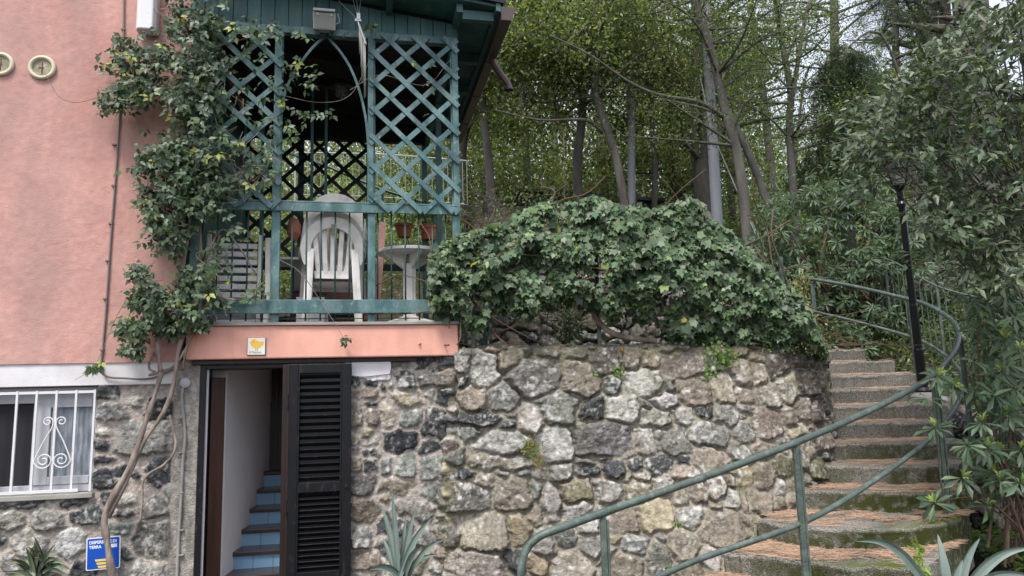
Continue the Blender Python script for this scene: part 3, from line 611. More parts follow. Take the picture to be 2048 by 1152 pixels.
# gable boards
def roofz(x): return 5.27 + (1.6 - x) * .125
gb = MB(); x = -1.2; i = 0
while x < 1.26:
    w = .124; zt = roofz(x + w / 2) - .03; gb.prism([(x, ZT), (x + w - .008, ZT), (x + w - .008, roofz(x + w) - .05), (x, roofz(x) - .05)], .0 + .004 * (i % 2), .022); x += w; i += 1
vp(gb, 'gable_boards', 'green_d'); vp(MB().box(-1.2, 1.26, .024, .03, ZT - .05, 5.55), 'gable_backing', 'black')
# roof
def slabx(x0, x1, y0, y1, dz, t): 
    m = MB(); m.prism([(x0, roofz(x0) + dz), (x1, roofz(x1) + dz), (x1, roofz(x1) + dz + t), (x0, roofz(x0) + dz + t)], y0, y1); return m
roof = vp(slabx(-1.3, 1.60, -.38, 3.05, 0, .03), 'roof', 'green_d')
vp(slabx(-1.3, 1.66, -.42, 3.1, .031, .035), 'roof_covering', 'black', parent=roof)
for y in (-.3, .6, 1.4, 2.2, 2.9): vp(MB().box(1.28, 1.58, y, y + .07, roofz(1.45) - .12, roofz(1.45) - .03), 'rafter_end', 'green_d', parent=roof)
for y in (.5, 1.2, 1.9, 2.6): vp(slabx(-1.1, 1.25, y, y + .09, -.11, .11), 'ceiling_beam', 'roof_in', parent=roof)
for x in (.60, 1.25): vp(MB().box(x - .03, x + .03, -.32, .0, roofz(x) - .09, roofz(x) - .005), 'purlin_end', 'green_d', parent=roof)
vp(slabx(-1.2, 1.27, .03, 3.0, -.012, .01), 'ceiling', 'roof_in', parent=roof)
vp(slabx(1.585, 1.63, -.40, 3.06, -.05, .10), 'fascia', 'green_d', parent=roof)
# far side: posts, beam, dark lattice, side beams
ZF = 5.10
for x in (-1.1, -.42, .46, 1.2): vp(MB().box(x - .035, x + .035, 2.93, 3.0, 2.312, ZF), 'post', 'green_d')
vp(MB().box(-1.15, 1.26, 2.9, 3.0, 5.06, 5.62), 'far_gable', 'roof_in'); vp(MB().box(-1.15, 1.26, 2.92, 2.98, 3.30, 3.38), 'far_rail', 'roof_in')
vp(lattice(-1.12, .46, 3.35, ZF, 2.91, pitch=.30, w=.05), 'lattice_panel', 'black', label='black lattice panel on the far side of the veranda')
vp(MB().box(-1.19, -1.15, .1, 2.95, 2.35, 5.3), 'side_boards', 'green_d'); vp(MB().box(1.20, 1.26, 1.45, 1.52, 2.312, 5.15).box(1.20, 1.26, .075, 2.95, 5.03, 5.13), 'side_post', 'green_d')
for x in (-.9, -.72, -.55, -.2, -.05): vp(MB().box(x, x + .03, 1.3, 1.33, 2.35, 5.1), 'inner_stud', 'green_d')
# gutter and downpipe elbow
gut = thing('gutter', (OX, OY, 0), 'brown metal rain gutter along the right edge of the veranda roof', 'gutter', rot=(0, 0, TH))
MB().prism([(1.635, 5.13), (1.73, 5.13), (1.78, 5.27), (1.77, 5.275), (1.72, 5.14), (1.64, 5.14), (1.64, 5.27), (1.632, 5.27)], -.40, 3.05).build('channel', M['gutter'], gut)
MB().prism([(1.636, 5.132), (1.729, 5.132), (1.777, 5.265), (1.64, 5.265)], -.405, -.40).build('end_cap', M['gutter'], gut)
for y in (.5, 1.4, 2.3): MB().prism([(1.625, 5.122), (1.738, 5.122), (1.79, 5.275), (1.74, 5.275)], y, y + .035).build('bracket', M['gutter'], gut)
dp = smooth_line([(1.70, .42, 5.13), (1.71, .42, 5.08), (1.77, .40, 4.97), (1.84, .38, 4.86), (1.855, .38, 4.78)], 16); MB().tube(dp, [.036] * 13 + [.038, .046, .05], 12, cap=False).build('spout', M['gutter'], gut, smooth=True)

# ------------------------------------------------------------------ fittings on the facade
def house_thing(name, label, cat, group=None): return thing(name, (OX, OY, 0), label, cat, group, rot=(0, 0, TH))
WY = YW - .047
def vent(px, py, r, label):
    s, z = fac(px, py, -WY); t = house_thing('wall_vent', label, 'vent cover', 'round vent covers on the pink wall')
    MB().lathe([(r, .0), (r, -.014), (r * .96, -.024), (r * .84, -.028), (r * .74, -.024), (r * .70, -.012), (r * .69, -.002)], axis='y', origin=(s, WY, z), n=40).build('rim', M['cream'], t, smooth=True)
    MB().lathe([(r * .70, -.004), (.0005, -.004)], axis='y', origin=(s, WY, z), n=40).build('disc', M['cream'], t)
    MB().box(s - .004, s + .004, WY - .009, WY - .004, z - r * .5, z + r * .45).box(s - r * .28, s + .01, WY - .008, WY - .004, z - .004, z + .004).build('clip', M['twig'], t)
vent(85, 136, .112, 'round cream vent cover with a dry twig across it'); vent(2, 129, .108, 'round cream vent cover cut off by the left edge')
s, z = fac(292, 62, -WY + .1)
t = house_thing('wall_heater', 'white rounded plastic casing hanging high on the pink wall beside the climber', 'casing')
pr = [(s - .085, WY - .0), (s - .085, WY - .10), (s - .06, WY - .145), (s + .06, WY - .145), (s + .085, WY - .10), (s + .085, WY)]
n = len(pr); v = [(x, y, zz_) for zz_ in (z, z + .75) for x, y in pr]
MB().add(v, [tuple(range(n)), tuple(range(2 * n - 1, n - 1, -1))] + [(i, (i + 1) % n, (i + 1) % n + n, i + n) for i in range(n)]).build('casing', M['wmetal'], t, bev=.012)
MB().lathe([(.03, z - .02), (.035, z)], s + .02, WY - .07, 12).build('spigot', M['upvc'], t)
# cable down the pink wall
cab = [(248, -40), (247, 60), (244, 130), (240, 200), (237, 270), (229, 380), (220, 500), (212, 620), (206, 690), (203, 730), (212, 752), (245, 756), (300, 757), (348, 738)]
t = house_thing('wall_cable', 'grey cable clipped down the pink wall left of the climber', 'cable')
MB().tube(smooth_line([F3(x, y, .065 if y > 725 else -WY + .012) if False else (*fac(x, y, -WY + .012)[:1], WY - .012, fac(x, y, -WY + .012)[1]) for x, y in cab], 120), .0085, 8).build('sheath', M['grey'], t, smooth=True)
for x, y in ((247, 60), (229, 290), (228, 372), (222, 448), (216, 522), (211, 598), (205, 700)):
    s, z = fac(x, y, -WY); MB().box(s - .016, s + .016, WY - .024, WY, z - .006, z + .006).build('clip', M['grey'], t)
# conduits and round cap beside the door
t = house_thing('door_conduit', 'pale conduit with a round cap running down the left door jamb', 'conduit')
MB().tube(smooth_line([(*fac(x, y, -YW + .03)[:1], YW - .03, fac(x, y, -YW + .03)[1]) for x, y in ((366, 775), (364, 800), (370, 870), (366, 920), (362, 1000), (357, 1080), (354, 1160))], 50), .013, 8).build('pipe', M['sill'], t, smooth=True)
s, z = fac(370, 766, -YW + .04); MB().lathe([(.0005, -.022), (.036, -.022), (.043, -.014), (.043, .03)], axis='y', origin=(s, YW - .022, z), n=28).build('cap', M['upvc'], t, smooth=True)
for y in (836, 905, 985, 1060, 1110): s, z = fac(363, y, -YW + .03); MB().box(s - .022, s + .016, YW - .045, YW - .012, z - .004, z + .004).build('clip', M['sill'], t)
# text helper
def text_mesh(txt, size, w, z, parent, name, m, y=0, sx=1, shear=0, off=0, ext=.0006, align='LEFT'):
    cu = bpy.data.curves.new('t', 'FONT'); cu.body = txt; cu.size = size; cu.extrude = ext; cu.offset = off; cu.shear = shear; cu.align_x = align
    o = bpy.data.objects.new('t', cu); COL.objects.link(o); me = bpy.data.meshes.new_from_object(o.evaluated_get(bpy.context.evaluated_depsgraph_get())); bpy.data.objects.remove(o)
    me.transform(Matrix(((sx, 0, 0, w), (0, 0, -1, y), (0, 1, 0, z), (0, 0, 0, 1)))); me.materials.clear(); me.materials.append(m)
    r = bpy.data.objects.new(name, me); COL.objects.link(r); r.parent = parent; return r
# blue earthing sign
s, z = fac(207, 1106, -YW + .05); yS = YW - .055
t = thing('earthing_sign', loc2w((s, yS, z)), 'blue enamel sign with white lettering on the stone wall behind the climber stem', 'sign', rot=(0, R(-1.5), TH))
def rrect(w, h, r, n=5):
    o = []
    for cx, cz, a0 in ((w - r, h - r, 0), (-w + r, h - r, 90), (-w + r, -h + r, 180), (w - r, -h + r, 270)):
        for k in range(n + 1): a = R(a0 + 90 * k / n); o.append((cx + r * math.cos(a), cz + r * math.sin(a)))
    return o
MB().prism(rrect(.128, .128, .012), 0, .004).build('white_border', M['signw'], t); MB().prism(rrect(.120, .120, .008), -.0015, 0).build('blue_field', M['sign'], t)
text_mesh('DISPERSORE DI', .033, -.107, .079, t, 'lettering', M['signw'], y=-.002, sx=.93, off=.0011)
text_mesh('TERRA', .033, -.107, .042, t, 'lettering', M['signw'], y=-.002, sx=.93, off=.0011)
MB().box(.045, .103, -.0025, -.0015, .040, .068).build('blank_patch', M['signw'], t)
for k in range(3): MB().prism([(-.062 + .011 * k, -.045 - .026 * k), (.062 - .011 * k, -.045 - .026 * k), (.055 - .011 * k, -.062 - .026 * k), (-.055 + .011 * k, -.062 - .026 * k)], -.0028, -.0015).build('earth_symbol', M['yel'], t)
# chick tile
s, z = fac(513, 693, .012)
t = thing('chick_tile', loc2w((s, -.012, z)), 'square white glazed tile with a painted yellow chick on the salmon beam', 'tile', rot=(0, 0, TH))
MB().box(-.078, .078, 0, .012, -.076, .076).build('border', M['ink'], t, bev=.002); MB().box(-.074, .072, -.0016, 0, -.071, .074).build('glaze', M['tilew'], t)
bd = []
for a in np.linspace(0, 2 * math.pi, 40, endpoint=False): bd.append((.0 + .046 * math.cos(a) + (.016 if math.cos(a) > .75 else 0), .016 + .033 * math.sin(a) + (.012 if math.cos(a) > .75 else 0)))
MB().prism(bd, -.0026, -.0016).build('chick_body', M['chick'], t)
MB().prism([(-.020 + .026 * math.cos(a), .040 + .025 * math.sin(a)) for a in np.linspace(0, 2 * math.pi, 28, endpoint=False)], -.0030, -.0018).build('chick_head', M['chick'], t)
MB().prism([(-.0265 + .0042 * math.cos(a), .042 + .0045 * math.sin(a)) for a in np.linspace(0, 2 * math.pi, 14, endpoint=False)], -.0036, -.003).build('eye', M['ink'], t)
MB().prism([(-.044, .038), (-.054, .030), (-.043, .028)], -.0034, -.0020).build('beak', M['beak'], t)
for x in (-.006, .008): MB().box(x, x + .003, -.0034, -.0016, -.032, -.014).box(x - .006, x + .003, -.0034, -.0016, -.034, -.031).build('foot', M['beak'], t)
text_mesh('Il Pulcino', .030, -.064, -.060, t, 'lettering', M['ink'], y=-.0022, sx=.95, shear=.35, off=-.0002)
# floodlight
s, z = fac(648, 38, .2)
t = thing('floodlight', loc2w((s, -.14, z + .01)), 'square steel floodlight with a frosted glass face under the gable', 'floodlight', rot=(R(14), 0, TH))
MB().prism([(-.105, .085), (.105, .085), (.10, -.078), (-.10, -.078)], 0, .07).box(-.085, .085, .07, .10, -.05, .05).build('body', M['steel'], t, bev=.006)
MB().prism([(-.092, .058), (.092, .058), (.088, -.066), (-.088, -.066)], -.004, 0).build('glass', mat('frosted_glass', (.20, .21, .19), .25, .1, 12), t)
MB().box(-.10, .10, -.03, .05, .085, .11).build('hood', M['upvc'], t, bev=.006)
for x in (-.07, .055): MB().box(x, x + .02, -.01, -.002, .05, .075).build('clamp', M['upvc'], t)
MB().box(-.05, .05, .0, .05, -.105, -.08).box(-.06, -.045, .0, .13, -.125, -.105).box(.045, .06, .0, .13, -.125, -.105).build('bracket', M['black'], t)
MB().tube(smooth_line([(.09, .05, -.01), (.13, .06, .01), (.135, .08, .05), (.12, .1, .10)], 16), .006, 6).build('cable', M['upvc'], t, smooth=True)
# wind chime
s, z = fac(716, 42, .22); s2_, z2 = fac(728, 80, .22)
t = thing('wind_chime', loc2w((s, -.22, z)), 'metal tube wind chime hanging from the gable on thin cords', 'wind chime', rot=(0, 0, TH))
MB().box(-.028, .028, -.02, .02, -.01, .012).box(-.012, .02, -.02, .0, .0, .07).build('holder', M['upvc'], t)
MB().bar((.0, 0, 0), (.075, -.03, -.24), .028, .012).build('crossbar', M['steel'], t)
for k, (dx, l) in enumerate(((.012, .28), (.024, .38), (.034, .52), (.046, .50), (.056, .62), (.066, .58))):
    zt = -.05 - .022 * k; MB().tube([(dx, -.01 + .006 * (k % 2), zt), (dx + .004, -.01 + .006 * (k % 2), zt - l)], .0042, 6).build('chime_tube', M['steel'], t, smooth=True)
for a, b in (((0, 0, .01), (-.18, .15, .27)), ((0, 0, .01), (-.05, .12, .3)), ((.0, 0, .01), (.03, .1, .3)), ((.01, 0, .01), (-.02, .1, .32))): MB().tube([a, b], .0025, 5).build('cord', M['steel'], t)
# hanging lamp under the roof
s, z = fac(682, 178, -1.3)
t = thing('hanging_lamp', loc2w((s, 1.3, z)), 'dark wire lantern hanging from the veranda ceiling', 'lamp', rot=(0, 0, TH))
MB().lathe([(.01, .12), (.04, .10), (.13, .03), (.135, .02), (.02, .06)], n=20).tube([(0, 0, .1), (0, 0, .35)], .005, 6).build('shade', M['black'], t, smooth=True)
MB().lathe([(.07, .03), (.075, -.04), (.05, -.10), (.01, -.11)], n=16).build('globe', M['lampg'], t, smooth=True)
for k in range(8): a = k * math.pi / 4; MB().tube([(.08 * math.cos(a), .08 * math.sin(a), .03), (.085 * math.cos(a), .085 * math.sin(a), -.05), (.02 * math.cos(a), .02 * math.sin(a), -.12)], .003, 5).build('wire', M['black'], t)

# ------------------------------------------------------------------ furniture on the veranda
FZ = 2.312
def monobloc(root):
    # faces -y; seat 0.43 high
    m = MB(); ns, nt_ = 14, 12; V_ = []
    for j in range(nt_):
        for i in range(ns):
            u, w = i / (ns - 1) * 2 - 1, j / (nt_ - 1); wd = .235 - .03 * w
            V_.append((u * wd, -.23 + .44 * w, .43 - .03 * (1 - u * u) * math.sin(math.pi * w) - .03 * w + (-.03 * (1 - w) ** 6)))
    V2 = [(x, y, z - .008) for x, y, z in V_]; fc = [(j * ns + i, j * ns + i + 1, (j + 1) * ns + i + 1, (j + 1) * ns + i) for j in range(nt_ - 1) for i in range(ns - 1)]; N_ = ns * nt_
    m.add(V_ + V2, fc + [tuple(q + N_ for q in f[::-1]) for f in fc]); m.box(-.235, .235, -.236, -.226, .365, .42)
    m.build('seat', M['plastic'], root, smooth=False, bev=.003)
    def arc(r_in, r_out, z0, y0, n=26, tilt=.22):
        k = MB(); a_ = np.linspace(math.pi * -.16, math.pi * 1.16, n); v = []
        for rr_, yy in ((r_out, .018), (r_in, .0), (r_in, -.022), (r_out, -.006)):
            for a in a_: zz_ = z0 + rr_ * 1.02 * math.sin(a); v.append((rr_ * math.cos(a), y0 + yy + (zz_ - .43) * tilt, zz_))
        f = [(p * n + i, p * n + i + 1, ((p + 1) % 4) * n + i + 1, ((p + 1) % 4) * n + i) for p in range(4) for i in range(n - 1)]
        return k.add(v, f)
    arc(.20, .29, .69, .20).build('backrest_rim', M['plastic'], root, smooth=False)
    b = MB()
    for i in range(5):
        x = (i - 2) * .072; xb = (i - 2) * .055; h1 = .69 + math.sqrt(max(.20 ** 2 - x * x, 0.0))
        p = [(xb, .195, .44), (x * .95, .215, .56), (x * 1.12, .255, h1)]
        for a_, c_ in zip(p[:-1], p[1:]): b.bar(a_, c_, .042, .010, up=(0, 1, 0))
    b.prism([(-.16, .43), (.16, .43), (.165, .50), (-.165, .50)], .19, .205)
    b.build('back_slats', M['plastic'], root)
    for sx in (-1, 1):
        a = smooth_line([(sx * .25, -.22, .64), (sx * .275, -.08, .655), (sx * .285, .08, .66), (sx * .275, .22, .68), (sx * .25, .27, .76)], 16); m = MB()
        for i in range(15): m.bar(a[i], a[i + 1] + (a[i + 1] - a[i]) * .1, .055, .014)
        m.build('armrest', M['plastic'], root)
        m = MB(); m.bar((sx * .25, -.22, .648), (sx * .285, -.245, 0), .05, .022, up=(0, 1, 0)); m.bar((sx * .232, -.20, .645), (sx * .262, -.225, 0), .022, .05, up=(0, 1, 0)); m.build('leg', M['plastic'], root)
        m = MB(); m.bar((sx * .20, .245, .70), (sx * .235, .31, 0), .06, .016, up=(0, 1, 0)); m.bar((sx * .174, .225, .69), (sx * .208, .29, 0), .014, .05, up=(0, 1, 0)); m.bar((sx * .228, .225, .69), (sx * .262, .29, 0), .014, .05, up=(0, 1, 0)); m.build('leg', M['plastic'], root)
    sp = arc(.184, .2865, .69, .199, 26); st = MB(); st.box(-.022, .022, .255, .262, .84, .86)
    a_ = MB(); a_.bar((0, .2055 + .398 * .22 - .012, .828), (0, .2055 + .495 * .22 - .0, .925), .036, .030, up=(0, 1, 0)); a_.build('back_stripe', M['plastic_b'], root)
chl = ['lowest plastic armchair of the stack, its slatted back and front legs in full view', 'second plastic armchair from the bottom of the stack', 'third plastic armchair from the bottom of the stack',
       'fourth plastic armchair from the bottom, just under the topmost', 'topmost plastic armchair of the stack, its rounded back above the rail']
chs = None
for k in range(5):
    loc = loc2w((.065 + .006 * k, 40e-2 + .062 * k, FZ + .074 * k))
    if k == 0: chs = thing('plastic_armchair', loc, chl[0], 'chair', 'stacked white plastic armchairs', rot=(0, 0, TH + R(184))); monobloc(chs); o = chs
    else: o = copy_tree(chs); o.location = loc; o['label'] = chl[k]; o.rotation_euler = (0, 0, TH + R(184 - .8 * k))
# pedestal table
t = thing('pedestal_table', loc2w((.81, .45, FZ)), 'round white plastic pedestal table behind the railing, right of the chairs', 'table', rot=(0, 0, TH))
MB().lathe([(.30, .715), (.315, .72), (.318, .74), (.30, .752), (.0005, .752)], n=48).lathe([(.30, .716), (.296, .73), (.0005, .733)], n=48).build('tabletop', M['plastic'], t)
for k in range(4): a = k * math.pi / 2 + .35; MB().prism([(.04, .55), (.27, .70), (.27, .722), (.04, .722)], -.012, .012).build('bracket', M['plastic'], t).rotation_euler = (0, 0, a)
MB().box(-.062, .062, -.045, .045, .03, .62).box(-.035, .035, -.062, .062, .03, .62).build('column', M['plastic'], t, bev=.012)
for k in range(4): a = k * math.pi / 2 + .35 + .4; MB().prism([(.0, .02), (.31, 0), (.31, .025), (.06, .10), (.0, .11)], -.035, .035).build('foot', M['plastic'], t, bev=.006).rotation_euler = (0, 0, a)
# folded chairs
t = thing('folding_chair', loc2w((-.80, .22, FZ)), 'folded white slatted plastic chair leaning flat behind the left railing', 'folding chair', rot=(R(-6), 0, TH + R(3)))
for z in np.arange(.10, .78, .078): MB().box(-.225, .20, -.01, .008, z, z + .052).build('slat', M['plastic'], t, bev=.005)
for x in (-.245, .205): MB().box(x, x + .04, -.022, .022, 0, .86).build('frame', M['plastic'], t, bev=.006)
MB().box(-.21, .20, -.02, .015, .02, .06).build('stretcher', M['plastic'], t)
t = thing('folding_chair', loc2w((-.50, .16, FZ)), 'folded white plastic chair standing on edge beside the green post', 'folding chair', rot=(0, R(2), TH + R(70)))
MB().prism([(-.02, 0), (.06, 0), (.05, .35), (.08, .80), (-.03, .80), (-.0, .35)], -.025, .025).build('frame', M['plastic'], t, bev=.006)
MB().prism([(.07, 0), (.12, 0), (.13, .62), (.09, .70)], -.02, .02).build('frame', M['plastic'], t, bev=.006)
MB().prism([(.12, 0), (.17, .02), (.16, .55), (.14, .55)], -.018, .05).build('seat', M['plastic'], t, bev=.006)
# brick oven / planter wall, tarp
t = thing('masonry_barbecue', loc2w((.02, 1.5, FZ)), 'low red brown masonry barbecue standing behind the stacked chairs', 'barbecue', rot=(0, 0, TH))
MB().box(-.42, .42, 0, .5, 0, .17).build('plinth', M['brick'], t); MB().box(-.46, .45, -.05, .55, .17, .215).build('ledge', M['terra'], t, bev=.01); MB().box(-.40, .42, .05, .5, .215, .50).build('hearth', M['brick'], t, bev=.006)
MB().box(-.42, .0, .02, .45, .50, 1.0).build('chimney_hood', M['sill'], t, bev=.02)
t = thing('folded_tarp', loc2w((.09, 1.52, FZ + .217)), 'folded dark green tarpaulin lying on the barbecue ledge', 'tarpaulin', rot=(0, 0, TH))
for k in range(5): MB().box(-.25 + .012 * (k % 2), .25 - .015 * (k % 3), -.14, -.02 + .02, .022 * k, .022 * k + .018).build('fold', M['tarp'], t, bev=.008)
t = thing('side_table', loc2w((-.28, 1.0, FZ)), 'small white table with slanted top seen between the chairs and the post', 'table', rot=(0, 0, TH))
MB().box(-.25, .22, -.2, .25, .72, .745).build('tabletop', M['plastic'], t, bev=.004)
for x in (-.22, .18): MB().box(x, x + .035, -.1, -.06, 0, .72).build('leg', M['green_d'], t)
t = thing('roof_panel', loc2w((.47, .75, FZ)), 'narrow pink board leaning upright behind the middle post', 'board', rot=(0, R(4), TH)); MB().box(-.02, .05, 0, .03, 0, 1.12).build('board', M['pink'], t)
t = thing('leaning_boards', loc2w((1.10, .5, FZ)), 'pair of grey green boards leaning behind the railing against the ivy', 'boards', rot=(R(-3), R(6), TH)); MB().box(-.04, .0, 0, .02, 0, .95).build('board', M['rail'], t); MB().box(.02, .09, .0, .02, 0, .72).build('board', M['rail'], t)
# pots
def pot(px, py, d, r, h, label):
    c = at(px, py, d); t = thing('plant_pot', c - np.array((0, 0, h)), label, 'plant pot', 'terracotta pots on the bank behind the veranda')
    MB().lathe([(r * .68, 0), (r * .92, h * .78), (r * 1.04, h * .80), (r * 1.06, h), (r * .95, h), (r * .93, h * .9)], n=28).build('pot', M['terra'], t, smooth=False); MB().lathe([(r * .93, h * .88), (.001, h * .9)], n=20).build('soil', M['soil'], t); return c
POT1 = pot(808, 449, 9.9, .125, .18, 'terracotta pot with a low plant, left of the pair behind the table'); POT2 = pot(856, 452, 9.7, .12, .19, 'terracotta pot with a bushier plant, right of the pair behind the table')
t = thing('plaster_ornament', loc2w((-.36, 1.25, 3.42)), 'small ribbed terracotta ornament beside the topmost chair', 'ornament', rot=(0, 0, TH)); MB().lathe([(.03, -.1), (.07, -.02), (.075, .06), (.05, .13), (.02, .15)], n=12).build('body', M['terra'], t); MB().box(-.01, .01, -.01, .01, -1.1, -.1).build('stand', M['black'], t)

# ------------------------------------------------------------------ outdoor steps
NOSE = [  # z, then the front edge from its left end to its right end (x, y)
    (.175, [(1.15, 5.75), (1.7, 5.45), (2.45, 4.85)]),
    (.35, [(1.62, 6.10), (1.95, 5.78), (2.35, 5.48), (2.78, 5.33)]),
    (.525, [(2.02, 6.48), (2.30, 6.08), (2.75, 5.93), (3.25, 6.0), (3.62, 6.28)]),
    (.70, [(2.5, 6.85), (2.95, 6.62), (3.5, 6.52), (3.82, 6.52)]),
    (.875, [(2.75, 7.22), (3.3, 7.05), (3.7, 6.95), (4.02, 6.92)]),
    (1.05, [(3.0, 7.62), (3.5, 7.52), (3.9, 7.48), (4.42, 7.45)]),
    (1.225, [(3.2, 8.02), (3.7, 7.95), (4.1, 7.92), (4.58, 7.9)]),
    (1.40, [(3.35, 8.37), (3.9, 8.33), (4.3, 8.28), (4.74, 8.25)]),
    (1.575, [(3.5, 8.72), (4.0, 8.70), (4.4, 8.65), (4.80, 8.6)]),
    (1.75, [(3.65, 9.07), (4.1, 9.05), (4.5, 9.0), (4.88, 8.95)]),
    (1.925, [(3.8, 9.42), (4.2, 9.41), (4.5, 9.4), (4.80, 9.38)]),
    (2.10, [(3.9, 9.77), (4.2, 9.77), (4.62, 9.75)]),
    (2.11, [(3.7, 11.6), (4.3, 11.6), (4.9, 11.5)])]
steps = thing('outdoor_staircase', (0, 0, 0), 'curving pebbly concrete staircase climbing around the stone wall', 'stairs')
NS = 46
edges = [smooth_line([(x, y, 0) for x, y in e], NS) for z, e in NOSE]
for k in range(len(NOSE) - 1):
    z = NOSE[k][0]; f = edges[k]; b = edges[k + 1]; V_ = []; Cc = []; t = np.linspace(0, 1, NS)
    wob = .012 * fbm(t * 6 + k * 3, t * 0 + k, seed=k) + .010 * fbm(t * 26, t * 0 + k, seed=k + 9)
    mo = {0: 1, 1: 1, 2: 1.2, 3: 1.1, 4: .9, 5: .8, 6: .5}.get(k, .25)
    rows = []
    fd = b - f; ln = np.linalg.norm(fd, axis=1)[:, None]; dn = fd / ln
    def row(off, dz, wk=1.): p = f + dn * off; p[:, 2] = z + dz + wob * wk * .6; p[:, :2] += dn[:, :2] * (wob * wk)[:, None]; return p
    rows = [(row(.02, -.45), (0, 0)), (row(.016, -.175), (1, .0)), (row(.010, -.11), (1, 0)), (row(.004, -.05), (1, 0)), (row(-.002, -.022, 1.2), (.6, .0)), (row(.004, -.006, 1.2), (.2, .3)), (row(.02, .0), (.3, 1)), (row(.10, .002, .5), (.2, 1)), (row(.22, .002, .3), (.1, .6))]
    last = b + dn * .06; last[:, 2] = z + .004; rows.append((last, (.1, .2)))
    V_ = np.concatenate([r_[0] for r_ in rows]); 
    side = np.clip((t - .25) / .4, .15, 1)
    Cc = np.concatenate([np.stack([np.full(NS, r_[1][0] * mo) * np.clip(.5 + t, 0, 1), r_[1][1] * (mo > .9) * np.clip((t - .45) * 3, 0, 1), np.zeros(NS)], -1) for r_ in rows])
    # right and left cheeks
    nr = len(rows); Q = grid_faces(NS, nr).tolist(); base = len(V_)
    m = MB(); m.add(V_, [tuple(q) for q in Q], Cc)
    for si in (0, NS - 1):
        pr_ = np.array([r_[0][si] for r_ in rows[1:]]); lo_ = pr_.copy(); lo_[:, 2] = z - .45
        vv = np.concatenate([pr_, lo_]); n_ = len(pr_); m.add(vv, [(i, i + 1, i + 1 + n_, i + n_) for i in range(n_ - 1)], (mo * .9, .0, 0))
    o = m.build('step', M['stepm'], steps, smooth=False)
    if k in (1, 2): o['label'] = 'low step with thick green moss over its face'
# pine needles lying on the treads
def sticks(P, D, L, w, nrm=None):
    n = len(P); D = D / np.linalg.norm(D, axis=1)[:, None]; up = np.tile((0, 0, 1.), (n, 1)) if nrm is None else nrm
    S_ = np.cross(D, up); S_ /= np.linalg.norm(S_, axis=1)[:, None] + 1e-9; L = np.asarray(L).reshape(-1, 1); w = np.asarray(w).reshape(-1, 1)
    A = P - D * L / 2; B = P + D * L / 2; lift = up * w * .7
    V_ = np.stack([A - S_ * w / 2, A + S_ * w / 2, B + S_ * w / 2, B - S_ * w / 2, A + lift, B + lift], 1).reshape(-1, 3)
    o = (np.arange(n) * 6)[:, None]; Q = np.concatenate([o + np.array([[0, 4, 5, 3]]), o + np.array([[4, 1, 2, 5]])]); return V_, Q
PV, PD, PL, PC = [], [], [], []
for k in range(len(NOSE) - 1):
    n = [2300, 3300, 2900, 1100, 900, 750, 650, 550, 400, 250, 150, 500][k]
    i = RG.uniform(0, NS - 1.01, n); ii = i.astype(int); fr_ = i - ii
    f = edges[k][ii] * (1 - fr_)[:, None] + edges[k][ii + 1] * fr_[:, None]; b = edges[k + 1][ii] * (1 - fr_)[:, None] + edges[k + 1][ii + 1] * fr_[:, None]
    u = RG.beta(1.6, 1.25, n) * 1.0; u = np.where(RG.random(n) < .07, RG.uniform(0, .15, n), .10 + .88 * u)
    cl = fbm(i * .12 + k * 7, u * 2, seed=88); ok = (cl > -.35 + .3 * RG.random(n)) & ~((k in (1, 2)) & (i / NS > .55) & (u < .42 + .2 * vnoise(i * .3, u * 0, seed=3)) & (RG.random(n) < .93))
    p = f * (1 - u)[:, None] + b * u[:, None]; p[:, 2] = NOSE[k][0] + .008 + RG.uniform(0, .018, n) * (u > .1)
    edge_dir = np.arctan2((edges[k][-1] - edges[k][0])[1], (edges[k][-1] - edges[k][0])[0]); a = edge_dir + RG.normal(0, .75, n)
    d = np.stack([np.cos(a), np.sin(a), RG.normal(0, .07, n)], -1); c = np.array((.38, .25, .165)) * RG.uniform(.3, 1.35, (n, 1)) + RG.uniform(0, .05, (n, 1))
    PV.append(p[ok]); PD.append(d[ok]); PL.append(RG.uniform(.06, .19, ok.sum())); PC.append(c[ok])
PV, PD, PL, PC = map(np.concatenate, (PV, PD, PL, PC)); V_, Q = sticks(PV, PD, PL, np.full(len(PV), .0028))
fastmesh('pine_needles', V_, Q, np.repeat(PC, 6, 0), M['needle'], kind='stuff', label='dry orange pine needles drifted on the step treads', cat='pine needles')

# ------------------------------------------------------------------ curved handrail
hr = thing('handrail', (0, 0, 0), 'weathered green tubular handrail spiralling up around the outer side of the steps', 'handrail')
def W3(*l): return [at(px, py, d) for px, py, d in l]
TOP = W3((1043, 1190, 4.38), (1043, 1135, 4.38), (1052, 1100, 4.40), (1078, 1073, 4.42), (1125, 1055, 4.45), (1205, 1026, 4.6), (1400, 957, 4.82), (1590, 886, 5.08), (1740, 821, 5.55), (1850, 762, 6.2), (1900, 716, 6.8), (1917, 680, 7.3), (1912, 652, 7.8), (1890, 630, 8.3), (1850, 608, 8.8), (1800, 594, 9.15), (1700, 571, 9.7), (1610, 556, 10.2), (1545, 547, 10.6), (1480, 540, 11.0))
LOW = W3((1280, 1170, 4.66), (1400, 1118, 4.84), (1608, 1044, 5.10), (1740, 967, 5.6), (1850, 886, 6.3), (1895, 838, 6.8), (1918, 800, 7.2), (1926, 768, 7.6), (1915, 735, 8.1), (1880, 703, 8.6), (1825, 675, 9.1), (1700, 640, 9.7), (1610, 620, 10.2), (1540, 607, 10.6))
MB().tube(smooth_line(TOP, 180), .0235, 12).build('rail', M['rail'], hr, smooth=True)
MB().tube(smooth_line(LOW, 150), .0195, 12).build('rail', M['rail'], hr, smooth=True, label='thinner middle rail of the handrail')
